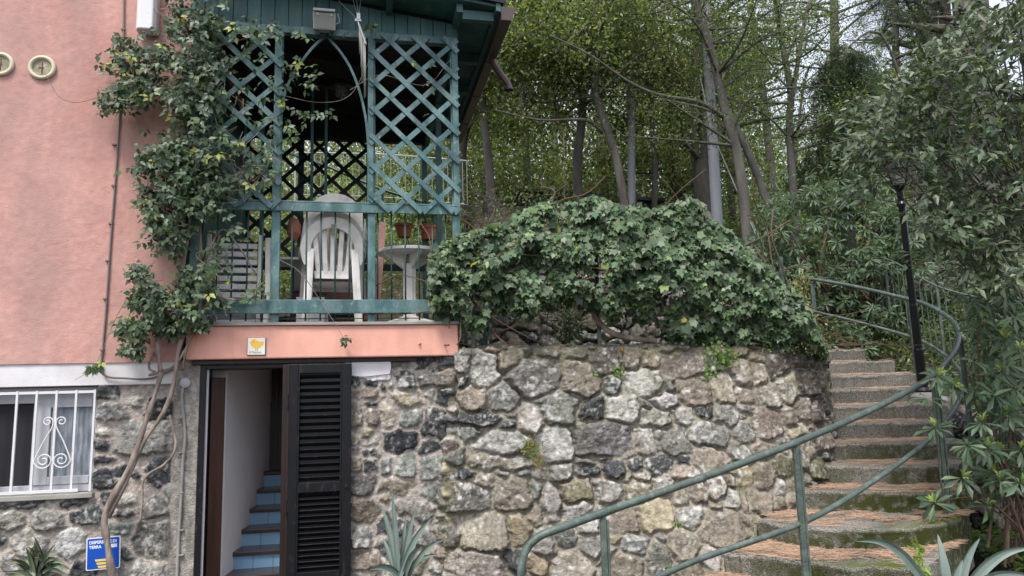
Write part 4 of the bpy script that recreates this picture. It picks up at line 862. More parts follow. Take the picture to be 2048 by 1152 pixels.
def post(px, py, d, zb, lean=(0, 0), w=.036):
    a = at(px, py, d); b = np.array((a[0] + lean[0], a[1] + lean[1], zb)); MB().bar(a, b, w, w, up=(0, 1, 0)).bar(a + np.array((.028, .0, -.03)), b + np.array((.028, 0, 0)), .014, w * .8, up=(0, 1, 0)).build('post', M['rail'], hr, bev=.002)
post(1205, 1030, 4.6, -.1); post(1590, 890, 5.08, .0, (-.0, 0)); post(1868, 752, 6.35, .3, w=.026); post(1862, 754, 6.3, .3, (-.0, .03), w=.012); post(1918, 672, 7.4, .9, w=.026); post(1817, 600, 9.05, 1.4, w=.034); post(1622, 560, 10.15, 2.1, w=.034)

qt = smooth_line(TOP, 900); ql = smooth_line(LOW, 900)
for q_, lst, rr0 in ((qt, ((1205, 1030, 4.6), (1590, 890, 5.08), (1868, 752, 6.35), (1817, 600, 9.05), (1622, 560, 10.15), (1400, 957, 4.82)), .0275), (ql, ((1608, 1044, 5.1), (1890, 842, 6.7), (1622, 622, 10.15)), .0235)):
    for a_ in lst: i_ = int(np.argmin(np.linalg.norm(q_ - at(*a_), axis=1))); i_ = min(max(i_, 4), 894); MB().tube(q_[i_ - 3:i_ + 4], [rr0 * .9, rr0, rr0, rr0 * 1.02, rr0, rr0, rr0 * .9], 12).build('collar', M['rail'], hr, smooth=True)
# ------------------------------------------------------------------ lamp post on the steps
lb = at(1846, 778, 8.45); lt = at(1799, 374, 8.05)
lp = thing('lamp_post', lb, 'leaning black garden lamp post with a square glass lantern beside the steps', 'lamp post'); dl = Vector(lt - lb); H_ = dl.length; lp.rotation_euler = dl.to_track_quat('Z', 'Y').to_euler()
MB().lathe([(.085, -.05), (.09, 0), (.055, .03), (.052, .45), (.045, .47), (.043, .95), (.038, .98), (.035, H_ * .9), (.05, H_ * .905), (.05, H_ * .92), (.034, H_ * .93), (.034, H_ * .98), (.06, H_)], n=20).build('pole', M['black'], lp, smooth=False)
lan = MB(); zb_, zt_ = H_ + .03, H_ + .20; rb, rt = .075, .115
lan.lathe([(.03, H_), (.085, H_ + .01), (.085, H_ + .03)], n=4)
cr = [(math.cos(a), math.sin(a)) for a in (R(45), R(135), R(225), R(315))]
for c_, s_ in cr: lan.bar((rb * 1.2 * c_, rb * 1.2 * s_, zb_), (rt * 1.2 * c_, rt * 1.2 * s_, zt_), .012, .012)
lan.lathe([(.185, zt_), (.19, zt_ + .012), (.10, zt_ + .075), (.03, zt_ + .09), (.03, zt_ + .11), (.012, zt_ + .125)], n=4)
lan.build('lantern', M['black'], lp, bev=.002); lan.v = []
gl = MB()
for k in range(4):
    a, b = cr[k], cr[(k + 1) % 4]; gl.add([(rb * 1.15 * a[0], rb * 1.15 * a[1], zb_), (rb * 1.15 * b[0], rb * 1.15 * b[1], zb_), (rt * 1.15 * b[0], rt * 1.15 * b[1], zt_), (rt * 1.15 * a[0], rt * 1.15 * a[1], zt_)], [(0, 1, 2, 3)])
gl.build('glass', M['lampg'], lp); MB().lathe([(.012, zb_), (.014, zb_ + .03), (.03, zb_ + .07), (.024, zb_ + .10), (.005, zb_ + .115)], n=14).build('bulb', M['bulb'], lp, smooth=True)
t = thing('lamp_footing', lb - np.array((0, 0, .12)), 'pale rounded concrete lump at the foot of the lamp post', 'footing')
v = MB(); v.lathe([(.14, -.2), (.15, .0), (.12, .06), (.07, .09), (.001, .095)], n=18); v.build('lump', M['sill'], t, smooth=True)

# ------------------------------------------------------------------ fences
def bar_fence(name, pts, h, gap, m, label, cat='fence', r=.006, every=9, base_off=0.05):
    t = thing(name, (0, 0, 0), label, cat); L_ = np.linalg.norm(np.diff(np.array(pts), axis=0), axis=1).sum(); n = int(L_ / gap); q = smooth_line(pts, n)
    top = q + np.array((0, 0, h)); MB().tube(top, .014, 6).build('top_rail', m, t); MB().tube(q + np.array((0, 0, base_off)), .010, 6).build('bottom_rail', m, t)
    b = MB()
    for i, p in enumerate(q):
        if i % every == 0: MB().tube([p + (0, 0, -.15), p + (0, 0, h)], .019, 6).build('post', m, t)
        else: b.tube([p + (0, 0, base_off), p + (0, 0, h)], r, 5, cap=False)
    b.build('bars', m, t)
    return t
bar_fence('bar_fence', W3((1530, 640, 12.0), (1640, 668, 11.3), (1780, 690, 10.4), (1900, 770, 9.4), (2060, 830, 8.6), (2250, 900, 8.0)), 1.25, .115, M['rail'], 'thin green bar fence running behind the lamp post and shrubs')
bar_fence('pale_railing', W3((590, 395, 12.6), (760, 400, 12.4), (900, 412, 12.2), (935, 415, 12.2)), .82, .11, M['fence_w'], 'pale thin railing on the bank behind the veranda', 'railing', every=400, r=.0045)
t = thing('slanted_rail', (0, 0, 0), 'dark green sloping pipe rail seen through the veranda', 'handrail'); MB().tube(W3((560, 300, 11), (660, 335, 10.8), (760, 378, 10.6), (870, 412, 10.4), (900, 425, 10.3)), .022, 8).build('rail', M['iron'], t, smooth=True)
for px, py in ((600, 316), (765, 380), (868, 412)): a = at(px, py, 10.6); MB().tube([a, a - np.array((0, 0, 1.1))], .02, 6).build('post', M['iron'], t)
# wire fence with posts on top of the retaining wall
wf = thing('wire_fence', (0, 0, 0), 'green wire mesh fence with posts standing on the retaining wall under the ivy', 'fence')
FL = smooth_line([(-.38, 7.0, 2.05), (.84, 7.2, 2.04), (2.01, 7.33, 2.02), (2.6, 7.48, 2.0), (2.95, 7.75, 2.0)], 60)
for u in (.5, 21, 41, 56): p = FL[int(u)]; MB().bar(p + (0, 0, -.1), p + (0, 0, .98), .038, .030, up=(0, 1, 0)).build('post', M['rail'], wf, bev=.003)
mesh = MB()
for k in range(9): mesh.tube(FL + np.array((0, 0, .05 + .105 * k)), .0017, 4, cap=False)
for i in range(0, 60, 1): mesh.tube([FL[i] + (0, 0, .03), FL[i] + (0, 0, .9)], .0015, 4, cap=False)
mesh.build('mesh', M['iron'], wf)
ho = thing('garden_hose', (0, 0, 0), 'bright green garden hose looped over the wire fence beside the first post', 'hose'); hl = smooth_line(W3((968, 690, 7.15), (978, 665, 7.1), (975, 635, 7.1), (964, 612, 7.1), (958, 600, 7.12)), 24); MB().tube(hl, .009, 6).build('loop', M['hose'], ho, smooth=True); MB().tube(hl + (-.035, .03, 0), .009, 6).build('loop', M['hose'], ho, smooth=True)

# ------------------------------------------------------------------ leaves
def basis(D, Nr):
    D = D / (np.linalg.norm(D, axis=1)[:, None] + 1e-9); S_ = np.cross(D, Nr); S_ /= np.linalg.norm(S_, axis=1)[:, None] + 1e-9; return D, S_, np.cross(S_, D)
T_OVAL = (np.array([(0, 0, 0), (.45, 0, -.06), (1, 0, -.10), (.35, .5, .05), (.35, -.5, .05)]), [(0, 1, 3), (1, 2, 3), (0, 4, 1), (1, 4, 2)])
T_SPAT = (np.array([(0, 0, 0), (.6, 0, .03), (1, 0, -.08), (.30, .22, .04), (.68, .5, .08), (.30, -.22, .04), (.68, -.5, .08), (.3, 0, .02)]), [(0, 7, 3), (7, 1, 3), (1, 4, 3), (1, 2, 4), (0, 5, 7), (7, 5, 1), (1, 5, 6), (1, 6, 2)])
T_IVY = (np.array([(.0, 0, 0), (.38, 0, -.04), (1, 0, -.18), (.62, .22, .0), (.52, .50, -.10), (.25, .40, .02), (-.10, .34, -.10), (.62, -.22, .0), (.52, -.50, -.10), (.25, -.40, .02), (-.10, -.34, -.10)]),
         [(1, 2, 3), (1, 3, 4), (1, 4, 5), (1, 5, 6), (0, 1, 6), (1, 7, 2), (1, 8, 7), (1, 9, 8), (1, 10, 9), (0, 10, 1)])
T_CARD = (np.array([(0, 0, 0), (.5, .5, .06), (1, 0, -.08), (.5, -.5, .06)]), [(0, 1, 2), (0, 2, 3)])
def leaves(P, D, Nr, L, Wd, T, C):
    D, S_, U_ = basis(D, Nr); tv, tf = T; L = np.asarray(L).reshape(-1, 1, 1); Wd = np.asarray(Wd).reshape(-1, 1, 1)
    V_ = P[:, None] + D[:, None] * tv[None, :, :1] * L + S_[:, None] * tv[None, :, 1:2] * Wd + U_[:, None] * tv[None, :, 2:] * L
    n, k = len(P), len(tv); Q = (np.arange(n)[:, None, None] * k + np.array(tf)[None]).reshape(-1, 3)
    return V_.reshape(-1, 3), Q, np.repeat(C, k, 0)
def unit(n): v = RG.normal(size=(n, 3)); return v / np.linalg.norm(v, axis=1)[:, None]
def pal(cols, n, jit=.22):
    cols = np.array([c[:3] for c in cols]); w = RG.integers(len(cols), size=n); return cols[w] * np.exp(RG.normal(0, jit, (n, 1))) * (1 + RG.normal(0, .06, (n, 3)))
LAUREL = [(.165, .215, .095), (.13, .175, .08), (.23, .27, .15), (.28, .31, .19), (.095, .13, .065)]  # palest greyish greens paint leaf highlights into the colour
OAK = [(0.1, 0.14, 0.06), (0.135, 0.18, 0.08), (0.07, 0.1, 0.05), (0.17, 0.21, 0.105)]
DARK = [(0.065, 0.09, 0.05), (0.085, 0.11, 0.06), (0.05, 0.065, 0.04)]
IVYC = [(0.085, 0.13, 0.07), (0.11, 0.165, 0.09), (0.055, 0.09, 0.05), (0.145, 0.205, 0.115), (0.085, 0.15, 0.07)]
JAS = [(0.055, 0.095, 0.05), (0.045, 0.075, 0.045), (0.08, 0.125, 0.065), (0.065, 0.105, 0.05)]
PITT = [(0.085, 0.14, 0.075), (0.07, 0.115, 0.065), (0.11, 0.17, 0.095), (0.06, 0.095, 0.05)]
CAMP = [(0.1, 0.14, 0.08), (0.075, 0.11, 0.065), (0.14, 0.18, 0.11), (0.06, 0.085, 0.05)]

# ------------------------------------------------------------------ ivy heaped on the fence
def ivy():
    t = thing('ivy', (0, 0, 0), 'dense heap of dark glossy ivy smothering the fence on the retaining wall', 'ivy')
    top = [(862, 500), (900, 470), (950, 455), (1010, 440), (1060, 418), (1100, 402), (1150, 398), (1190, 393), (1215, 402), (1260, 412), (1330, 412), (1385, 405), (1430, 435), (1475, 470), (1530, 520), (1575, 560), (1605, 600), (1632, 650), (1648, 700)]
    bot = [(862, 610), (905, 640), (940, 638), (1000, 628), (1060, 622), (1120, 612), (1180, 622), (1230, 634), (1290, 646), (1330, 664), (1380, 682), (1450, 690), (1530, 692), (1600, 700), (1648, 705)]
    tx, ty = zip(*top); bx, by = zip(*bot)
    cx_, cy_ = [-.9, .84, 2.01, 2.65, 3.02, 3.4], [6.85, 7.15, 7.3, 7.45, 7.7, 8.2]
    n = 23000; px = RG.uniform(862, 1648, n); v = RG.random(n); yt = np.interp(px, tx, ty); yb = np.interp(px, bx, by)
    lump = fbm(px / 60, px * 0, seed=3); yt = yt + 9 * lump; yb = yb + 16 * fbm(px / 24, px * 0, seed=5, o=3); py = yt + (yb - yt) * v
    d0 = np.interp((px - 1024) / FPX * 7.1, cx_, cy_)
    bulge = .42 * np.sqrt(np.clip(1 - (2 * v - .85) ** 2 * .72, 0, 1)) * (.75 + .3 * fbm(px / 90, py / 90, seed=8)); side = RG.random(n)
    dep = d0 - bulge * np.where(side < .72, 1, RG.uniform(-.9, 1, n)) + RG.normal(0, .035, n) + .1 * fbm(px / 28, py / 28, seed=12)
    hole = fbm(px / 34, py / 34, seed=21, o=3); keep = (hole > -.62 + .25 * (v > .62)) | (RG.random(n) < .10) 
    P = np.array([at(a, b, c) for a, b, c in zip(px[keep], py[keep], dep[keep])]); n = len(P); side = side[keep]; v = v[keep]
    out = np.stack([RG.normal(0, .45, n), -1 + RG.normal(0, .35, n), .55 + RG.normal(0, .45, n) + .5 * (v < .12)], -1); D = np.stack([RG.normal(0, .55, n), -.35 + RG.normal(0, .3, n), -.75 + RG.normal(0, .4, n)], -1)
    L = (.028 + .056 * RG.random(n) ** 1.2) * (1 + .3 * (RG.random(n) < .2)); C = pal(IVYC, n, .20); yl = RG.random(n) < .006; C[yl] = (.42, .36, .06); yg = RG.random(n) < .02; C[yg] = (.20, .29, .09)
    V_, Q, CC = leaves(P, D, out, L, L * RG.uniform(.85, 1.15, n), T_IVY, C)
    fastmesh('leaves', V_, Q, CC, M['leafg'], t)
    br = MB()
    for k in range(150):
        a = RG.uniform(900, 1620); v0 = RG.uniform(.2, .9); d = np.interp((a - 1024) / FPX * 7.1, cx_, cy_) - .12; yt = np.interp(a, tx, ty); yb = np.interp(a, bx, by); y = yt + (yb - yt) * v0
        pts = [at(a, y, d)]; dr = RG.normal(0, 1, 2) * (26, 22)
        for j in range(4): a += dr[0] + RG.normal(0, 14); y += dr[1] + RG.normal(0, 12); pts.append(at(a, min(y, 690), d + RG.normal(0, .08)))
        br.tube(smooth_line(pts, 12), RG.uniform(.003, .008), 5, cap=False)
    br.build('twigs', M['twig'], t)
    for pts, r0, r1 in (([(1185, 560), (1180, 600), (1192, 640), (1225, 668), (1270, 678), (1310, 682)], .030, .028), ([(1295, 600), (1310, 640), (1345, 665), (1390, 682), (1440, 694)], .028, .03), ([(1500, 640), (1505, 668), (1470, 692), (1440, 700)], .02, .032), ([(1395, 560), (1375, 590), (1370, 640), (1385, 690)], .03, .035), ([(1550, 560), (1545, 640), (1552, 695)], .02, .03)):
        q = smooth_line([at(x, y, np.interp((x - 1024) / FPX * 7.1, cx_, cy_) - .02) for x, y in pts], 24); MB().tube(q + .01 * RG.normal(size=q.shape).cumsum(0) * .15, np.linspace(r0, r1, 24), 9).build('stem', M['vine'], t, smooth=True)
ivy()
# variegated creeper hanging at the right end of the ivy
def sprigs(name, label, cat, poly_pts, dep, n, cols, L, T=T_OVAL, droop=.5, mt='leaf', group=None, stems=0, spread=.10, width=.6):
    t = thing(name, (0, 0, 0), label, cat, group); P = []
    for (x, y, r, w) in poly_pts:
        k = int(n * w); a = RG.normal(0, .5, (k, 2)); P.append(np.array([at(x + r * q[0], y + r * q[1], dep + RG.normal(0, spread)) for q in a]))
    P = np.concatenate(P); n = len(P); D = unit(n); D[:, 2] -= droop; D[:, 1] -= .2; out = np.stack([RG.normal(0, .5, n), -1 + RG.normal(0, .3, n), .6 + RG.normal(0, .5, n)], -1)
    Ls = RG.uniform(L * .6, L * 1.2, n); fastmesh('leaves', *leaves(P, D, out, Ls, Ls * width, T, pal(cols, n)), M[mt], t)
    if stems:
        m = MB()
        for k in range(stems):
            a, b = P[RG.integers(n)], P[RG.integers(n)]
            if np.linalg.norm(a - b) < .7: m.tube(smooth_line([a, (a + b) / 2 + RG.normal(0, .05, 3), b], 8), .0028, 4, cap=False)
        if m.n: m.build('stems', M['twig'], t)
    return t
sprigs('variegated_creeper', 'yellow and green variegated creeper trailing off the right end of the ivy', 'creeper', [(1590, 590, 30, 1), (1610, 630, 26, 1), (1622, 665, 22, 1), (1640, 690, 16, .5), (1605, 560, 18, .4), (1600, 680, 40, 1.2)], 7.7, 260, [(.38, .36, .14), (.16, .20, .06), (.10, .14, .05), (.30, .26, .12)], .035, stems=20)

# ------------------------------------------------------------------ climbing vine on the pink wall
def vine():
    t = thing('climbing_vine', (0, 0, 0), 'leafy climber with twisting grey stems growing up the corner of the pink wall', 'climbing plant')
    bl = [(250, 105, 42, 34, .5), (290, 150, 55, 40, .9), (255, 185, 45, 34, .7), (225, 210, 28, 18, .25), (320, 110, 40, 28, .5), (355, 60, 30, 36, .35), (350, 15, 25, 25, .15), (400, 40, 55, 40, .6), (390, 130, 48, 60, 1.2), (375, 200, 45, 55, 1.2),
          (435, 200, 50, 60, .9), (340, 310, 62, 36, 1.1), (300, 330, 45, 28, .6), (395, 300, 60, 50, 1.2), (460, 300, 60, 45, .8), (345, 385, 58, 45, 1.3), (300, 400, 30, 24, .35), (400, 390, 50, 50, 1.1), (320, 450, 32, 40, .7), (350, 480, 34, 30, .5),
          (440, 390, 45, 45, .6), (500, 350, 45, 35, .5), (275, 545, 22, 16, .3), (300, 590, 42, 32, .8), (320, 620, 45, 32, .7), (270, 660, 34, 26, .6), (265, 700, 22, 18, .3), (395, 560, 42, 35, .7), (430, 600, 40, 30, .5), (385, 640, 32, 24, .4), (440, 520, 38, 38, .4),
          (500, 590, 28, 22, .2), (540, 350, 22, 30, .15), (555, 180, 45, 40, .4), (600, 140, 38, 30, .3), (620, 170, 28, 20, .15), (560, 60, 70, 26, .4), (480, 110, 60, 50, .7), (520, 250, 50, 45, .5), (590, 250, 40, 25, .25), (480, 50, 60, 30, .4), (640, 230, 34, 12, .12), (190, 735, 16, 8, .1), (690, 680, 8, 7, .05), (850, 170, 60, 60, .05), (735, 60, 50, 12, .04), (345, 655, 24, 20, .3), (470, 460, 30, 26, .15)]
    P = []; 
    for x, y, rx, ry, w in bl:
        k = int(125 * w * (1 if x < 405 else .27) + 4); q = RG.normal(0, .55, (k, 2)); q = q[(q ** 2).sum(1) < 2.4]
        for a, b in q:
            X, Y = x + rx * a, y + ry * b; base = .07 if X < 385 else .10; P.append(FW(X, Y, base + abs(RG.normal(0, .14)) * (.5 + w * .5)))
    P = np.array(P); n = len(P)
    # leaflets in threes
    D = unit(n); D[:, 2] = -.75 + .35 * RG.normal(size=n); out = np.stack([RG.normal(0, .35, n) + .1, -1 + RG.normal(0, .3, n), .65 + RG.normal(0, .4, n)], -1)
    Ps, Ds, Os = [P], [D], [out]
    for s_ in (-1, 1): sd = np.cross(D / np.linalg.norm(D, axis=1)[:, None], out); sd /= np.linalg.norm(sd, axis=1)[:, None]; Ps.append(P - .012 * D + sd * s_ * .008); Ds.append(D * .5 + sd * s_ * .9); Os.append(out + RG.normal(0, .2, (n, 3)))
    Ps, Ds, Os = map(np.concatenate, (Ps, Ds, Os)); L = RG.uniform(.038, .080, len(Ps)); C = np.tile(pal(JAS, n, .25), (3, 1)); yy = np.tile(RG.random(n) < .03, 3); C[yy] = (.30, .33, .08)
    fastmesh('leaves', *leaves(Ps, Ds, Os, L, L * .62, T_OVAL, C), M['leafg'], t)
    stems = [([(228, 1180), (218, 1100), (213, 1062), (212, 1030), (232, 985), (258, 940), (280, 880), (296, 830), (315, 775), (322, 745)], .031, .018), ([(322, 745), (316, 700), (322, 650), (345, 610), (360, 560), (372, 500), (380, 430)], .020, .014), ([(216, 1035), (245, 980), (268, 925), (290, 880), (322, 835), (343, 790), (352, 740), (360, 690), (378, 640), (395, 570), (402, 480), (395, 400), (380, 300)], .020, .014),
             ([(322, 745), (300, 750), (345, 735), (372, 700), (385, 660)], .012, .012), ([(366, 740), (372, 700), (392, 650), (410, 560), (440, 470)], .012, .010), ([(340, 830), (352, 890), (330, 925), (300, 945), (284, 965), (284, 1005), (281, 1045)], .011, .009), ([(388, 645), (410, 612), (430, 595), (470, 600), (508, 595)], .013, .008), ([(395, 560), (440, 462), (475, 490), (510, 545)], .010, .007),
             ([(350, 310), (362, 240), (385, 160), (420, 100), (500, 75)], .014, .006), ([(318, 690), (300, 730), (310, 745)], .012, .01), ([(245, 200), (200, 195), (155, 205), (120, 195), (100, 165), (88, 140)], .003, .002), ([(560, 520), (600, 545), (640, 600), (690, 680)], .004, .002), ([(560, 190), (640, 205), (700, 190), (740, 120)], .003, .002), ([(420, 120), (360, 60), (300, 10)], .004, .003), ([(700, 180), (760, 150), (850, 170), (900, 120)], .003, .002), ([(310, 520), (270, 570), (230, 640), (190, 730), (150, 760)], .003, .002)]
    for pts, r0, r1 in stems:
        q = smooth_line([FW(x, y, (.02 if y > 725 else .06) + (r0 if y > 725 else r0)) if x < 520 else FW(x, y, .08) for x, y in pts], 40); w_ = RG.normal(size=(40, 3)).cumsum(0) * .0012 * (r0 > .01); q = q + w_ - np.linspace(0, 1, 40)[:, None] * w_[-1]
        rr_ = np.linspace(r0, r1, 40) * (1 + .14 * np.sin(np.arange(40) * .9 + RG.uniform(0, 6)) * (r0 > .01) + .08 * RG.normal(size=40) * (r0 > .01)); MB().tube(q, np.abs(rr_), 9 if r0 > .01 else 5).build('stem', M['vine'], t, smooth=True)
    m = MB()
    for k in range(160):
        x, y, rx, ry, w = bl[RG.integers(32)]; p = [FW(x + rx * RG.normal() * .6, y + ry * RG.normal() * .6, .1 + .1 * RG.random()) for _ in range(3)]; m.tube(smooth_line(p, 9), .0028, 4, cap=False)
    m.build('twigs', M['vine'], t)
vine()

# ------------------------------------------------------------------ shrubs with whorled leaves
def whorls(t, name, P, ax, R_, cols, tip, nl=11, mt='leafg', tipamt=.55, width=.30):
    """rosettes of leaves around axis ax at points P; young upright tips in the middle"""
    n = len(P); ax = ax / np.linalg.norm(ax, axis=1)[:, None]; h = np.cross(ax, unit(n)); h /= np.linalg.norm(h, axis=1)[:, None]; g = np.cross(ax, h); PP, DD, NN_, LL, CC = [], [], [], [], []
    for k in range(nl):
        a = 2.4 * k + RG.normal(0, .2, n); el = RG.normal(-.05 - .25 * (k % 2), .22, n); rad = np.cos(a)[:, None] * h + np.sin(a)[:, None] * g; d = rad * np.cos(el)[:, None] + ax * np.sin(el)[:, None]; d[:, 2] -= .18
        PP.append(P + d * .01); DD.append(d); NN_.append(ax - rad * .25 + RG.normal(0, .12, (n, 3))); LL.append(R_ * RG.uniform(.72, 1.08, n)); CC.append(pal(cols, n, .15))
    young = RG.random(n) < tipamt
    for k in range(7):
        a = 2.4 * k + RG.normal(0, .25, n); el = .85 + .3 * (k % 3) / 2; rad = np.cos(a)[:, None] * h + np.sin(a)[:, None] * g; d = (rad * math.cos(el) + ax * math.sin(el))[young]
        PP.append(P[young] + ax[young] * .015); DD.append(d); NN_.append((rad * -1)[young] + .3 * ax[young]); LL.append((R_ * RG.uniform(.35, .55, n))[young]); CC.append(pal(tip, young.sum(), .15))
    PP, DD, NN_, CC = map(np.concatenate, (PP, DD, NN_, CC)); LL = np.concatenate(LL); return fastmesh(name, *leaves(PP, DD, NN_, LL, LL * width, T_SPAT, CC), M[mt], t)
TIP = [(.22, .30, .06), (.17, .27, .07), (.28, .34, .09)]
t = thing('whorled_shrub', at(2000, 1000, 6.2) * (1, 1, 0), 'glossy shrub with big whorled leaves and lime green tips at the right beside the steps', 'shrub'); t.location = (0, 0, 0)
ex = [(1869, 1006), (1971, 1011), (2039, 966), (1974, 896), (1924, 956), (1964, 846), (2019, 826), (1854, 796), (1869, 856), (2004, 741), (2029, 776), (1944, 600), (1962, 640), (2029, 631), (1874, 752), (1946, 721), (1905, 770), (2010, 680), (2042, 900), (1935, 890), (2000, 960), (1990, 790), (2040, 700), (2010, 590), (1950, 780)]
P = [at(x, y, 5.75 + .35 * RG.random()) for x, y in ex]
for k in range(120): P.append(at(RG.uniform(1950, 2170), RG.uniform(600, 985), RG.uniform(6.1, 7.0)))
P = np.array(P); ax = np.stack([RG.normal(-.15, .35, len(P)), RG.normal(-.55, .3, len(P)), RG.normal(.75, .25, len(P))], -1)
whorls(t, 'leaves', P, ax, .165, PITT, TIP, 12, tipamt=.65, width=.25)
m = MB(); root = at(2060, 1090, 6.4)
for p in P[:70:3]: m.tube(smooth_line([root + RG.normal(0, .15, 3), (root + p) / 2 + RG.normal(0, .15, 3) + (0.1, .2, .1), p + (0, .05, -.02), p], 12), np.linspace(.012, .004, 12), 5, cap=False)
m.build('branches', M['twig'], t)
t = thing('whorled_shrub', (0, 0, 0), 'large bushy shrub with narrow whorled leaves behind the curved handrail and lamp post', 'shrub')
P = []
outl = [(1540, 480, 70, 60), (1610, 430, 80, 60), (1680, 385, 80, 50), (1740, 400, 70, 60), (1620, 520, 90, 70), (1700, 480, 90, 80), (1770, 500, 60, 80), (1720, 590, 110, 70), (1640, 600, 90, 50), (1800, 620, 80, 60), (1880, 560, 80, 90), (1930, 480, 70, 80), (1800, 440, 60, 60), (1720, 670, 110, 40), (1860, 680, 60, 40), (1570, 560, 50, 40), (1700, 700, 60, 24), (1790, 705, 50, 24), (1850, 715, 30, 30), (1650, 670, 50, 24)]
for x, y, rx, ry in outl:
    for k in range(62): a, b, c = RG.normal(0, .55, 3); P.append(at(x + rx * a, y + ry * b, 10.7 + .5 * c + (y < 450) * .3))
P = np.array(P); P = P[P[:, 2] > hill(P[:, 0], P[:, 1]) + .05]; ax = np.stack([RG.normal(0, .5, len(P)), RG.normal(-.5, .4, len(P)), RG.normal(.7, .35, len(P))], -1)
whorls(t, 'leaves', P, ax, .155, [tuple(np.array(c) * .95) for c in PITT], [(.14, .21, .07), (.12, .19, .08)], 10, tipamt=.3, width=.24)
m = MB(); root = at(1750, 690, 11.2)
for p in P[::14]: m.tube(smooth_line([root + RG.normal(0, .2, 3), (root + p) / 2 + RG.normal(0, .2, 3), p], 10), np.linspace(.03, .006, 10), 5, cap=False)
m.build('branches', M['twig'], t)

# ------------------------------------------------------------------ trees
def branch_tree(trunk, r0, r1, nb, spread, lvl=3, up=.4, start=.35, seedv=0):
    """returns tube list and leaf anchor points (local coordinates of trunk polyline)"""
    q = smooth_line(trunk, 26); rr_ = np.linspace(r0, r1, 26); tubes = [(q, rr_, 9)]; tips = []
    for k in range(nb):
        i = int(RG.uniform(start, 1) * 25); a = RG.uniform(0, 2 * math.pi); L_ = spread * RG.uniform(.5, 1.15) * (1.15 - .5 * i / 25); d = np.array((math.cos(a), math.sin(a), up * RG.uniform(.1, 1.7)))
        p0 = q[i]; mid = p0 + d * L_ * .5 + RG.normal(0, .08 * L_, 3); end = p0 + d * L_ + RG.normal(0, .12 * L_, 3) - np.array((0, 0, .10 * L_)); b = smooth_line([p0, mid, end], 9); tubes.append((b, np.linspace(rr_[i] * .38, .008, 9), 5))
        for j in range(2, 9):
            tips.append((b[j], .3 + .5 * j / 8))
            for s_ in range(2):
                e = b[j] + unit(1)[0] * (1, 1, .6) * L_ * RG.uniform(.18, .42)
                if RG.random() < .45: tubes.append((np.array([b[j], (b[j] + e) / 2 + RG.normal(0, .03, 3), e]), np.array([.009, .006, .003]), 4))
                tips.append((e, 1))
    return tubes, tips
def tree(name, label, cat, trunk, r0, r1, nb, spread, nleaf, L, cols, group=None, T=T_CARD, width=.46, sig=.20, up=.4, start=.35, droop=.25, extra=()):
    t = thing(name, trunk[0], label, cat, group); o0 = np.asarray(trunk[0], float); loc = [np.asarray(p, float) - o0 for p in trunk]
    tubes, tips = branch_tree(loc, r0, r1, nb, spread, up=up, start=start)
    m = MB(); m.tube(*[(tubes[0][0]), tubes[0][1]], 10)
    for e in extra: m.tube(smooth_line([np.asarray(p, float) - o0 for p in e[0]], 22), np.linspace(e[1], e[2], 22), 8); tips += [(q_, .6) for q_ in smooth_line([np.asarray(p, float) - o0 for p in e[0]], 22)[14::2]]
    m.build('trunk', M['bark'], t, smooth=True); m = MB()
    for b, r_, k in tubes[1:]: m.tube(b, r_, k, cap=False)
    m.build('branches', M['bark'], t, smooth=True)
    if nleaf:
        nleaf = int(nleaf * 1.25)
        A = np.array([a for a, w in tips]); w = np.array([w for a, w in tips]); idx = RG.choice(len(A), nleaf, p=w / w.sum()); P = A[idx] + RG.normal(0, sig, (nleaf, 3)) * (1, 1, .75); D = unit(nleaf); D[:, 2] -= droop; out = unit(nleaf) * .7 + (0, 0, .8)
        nleaf = int(nleaf); cl = np.array([RG.uniform(.75, 1.25) for _ in A])[idx][:, None]; Ls = RG.uniform(.65, 1.25, nleaf) * L; fastmesh('crown', *leaves(P, D, out, Ls, Ls * width, T, pal(cols, nleaf, .2) * cl), M['leaf'], t)
    return t
def gz(px, d):                                     # ground point under a photo column
    a = at(px, 500, d); return np.array((a[0], a[1], float(hill(np.array([a[0]]), np.array([a[1]]))[0]) - .1))
def up_(px, py, d): return at(px, py, d)
GB = 'bay and oak trees on the slope behind'
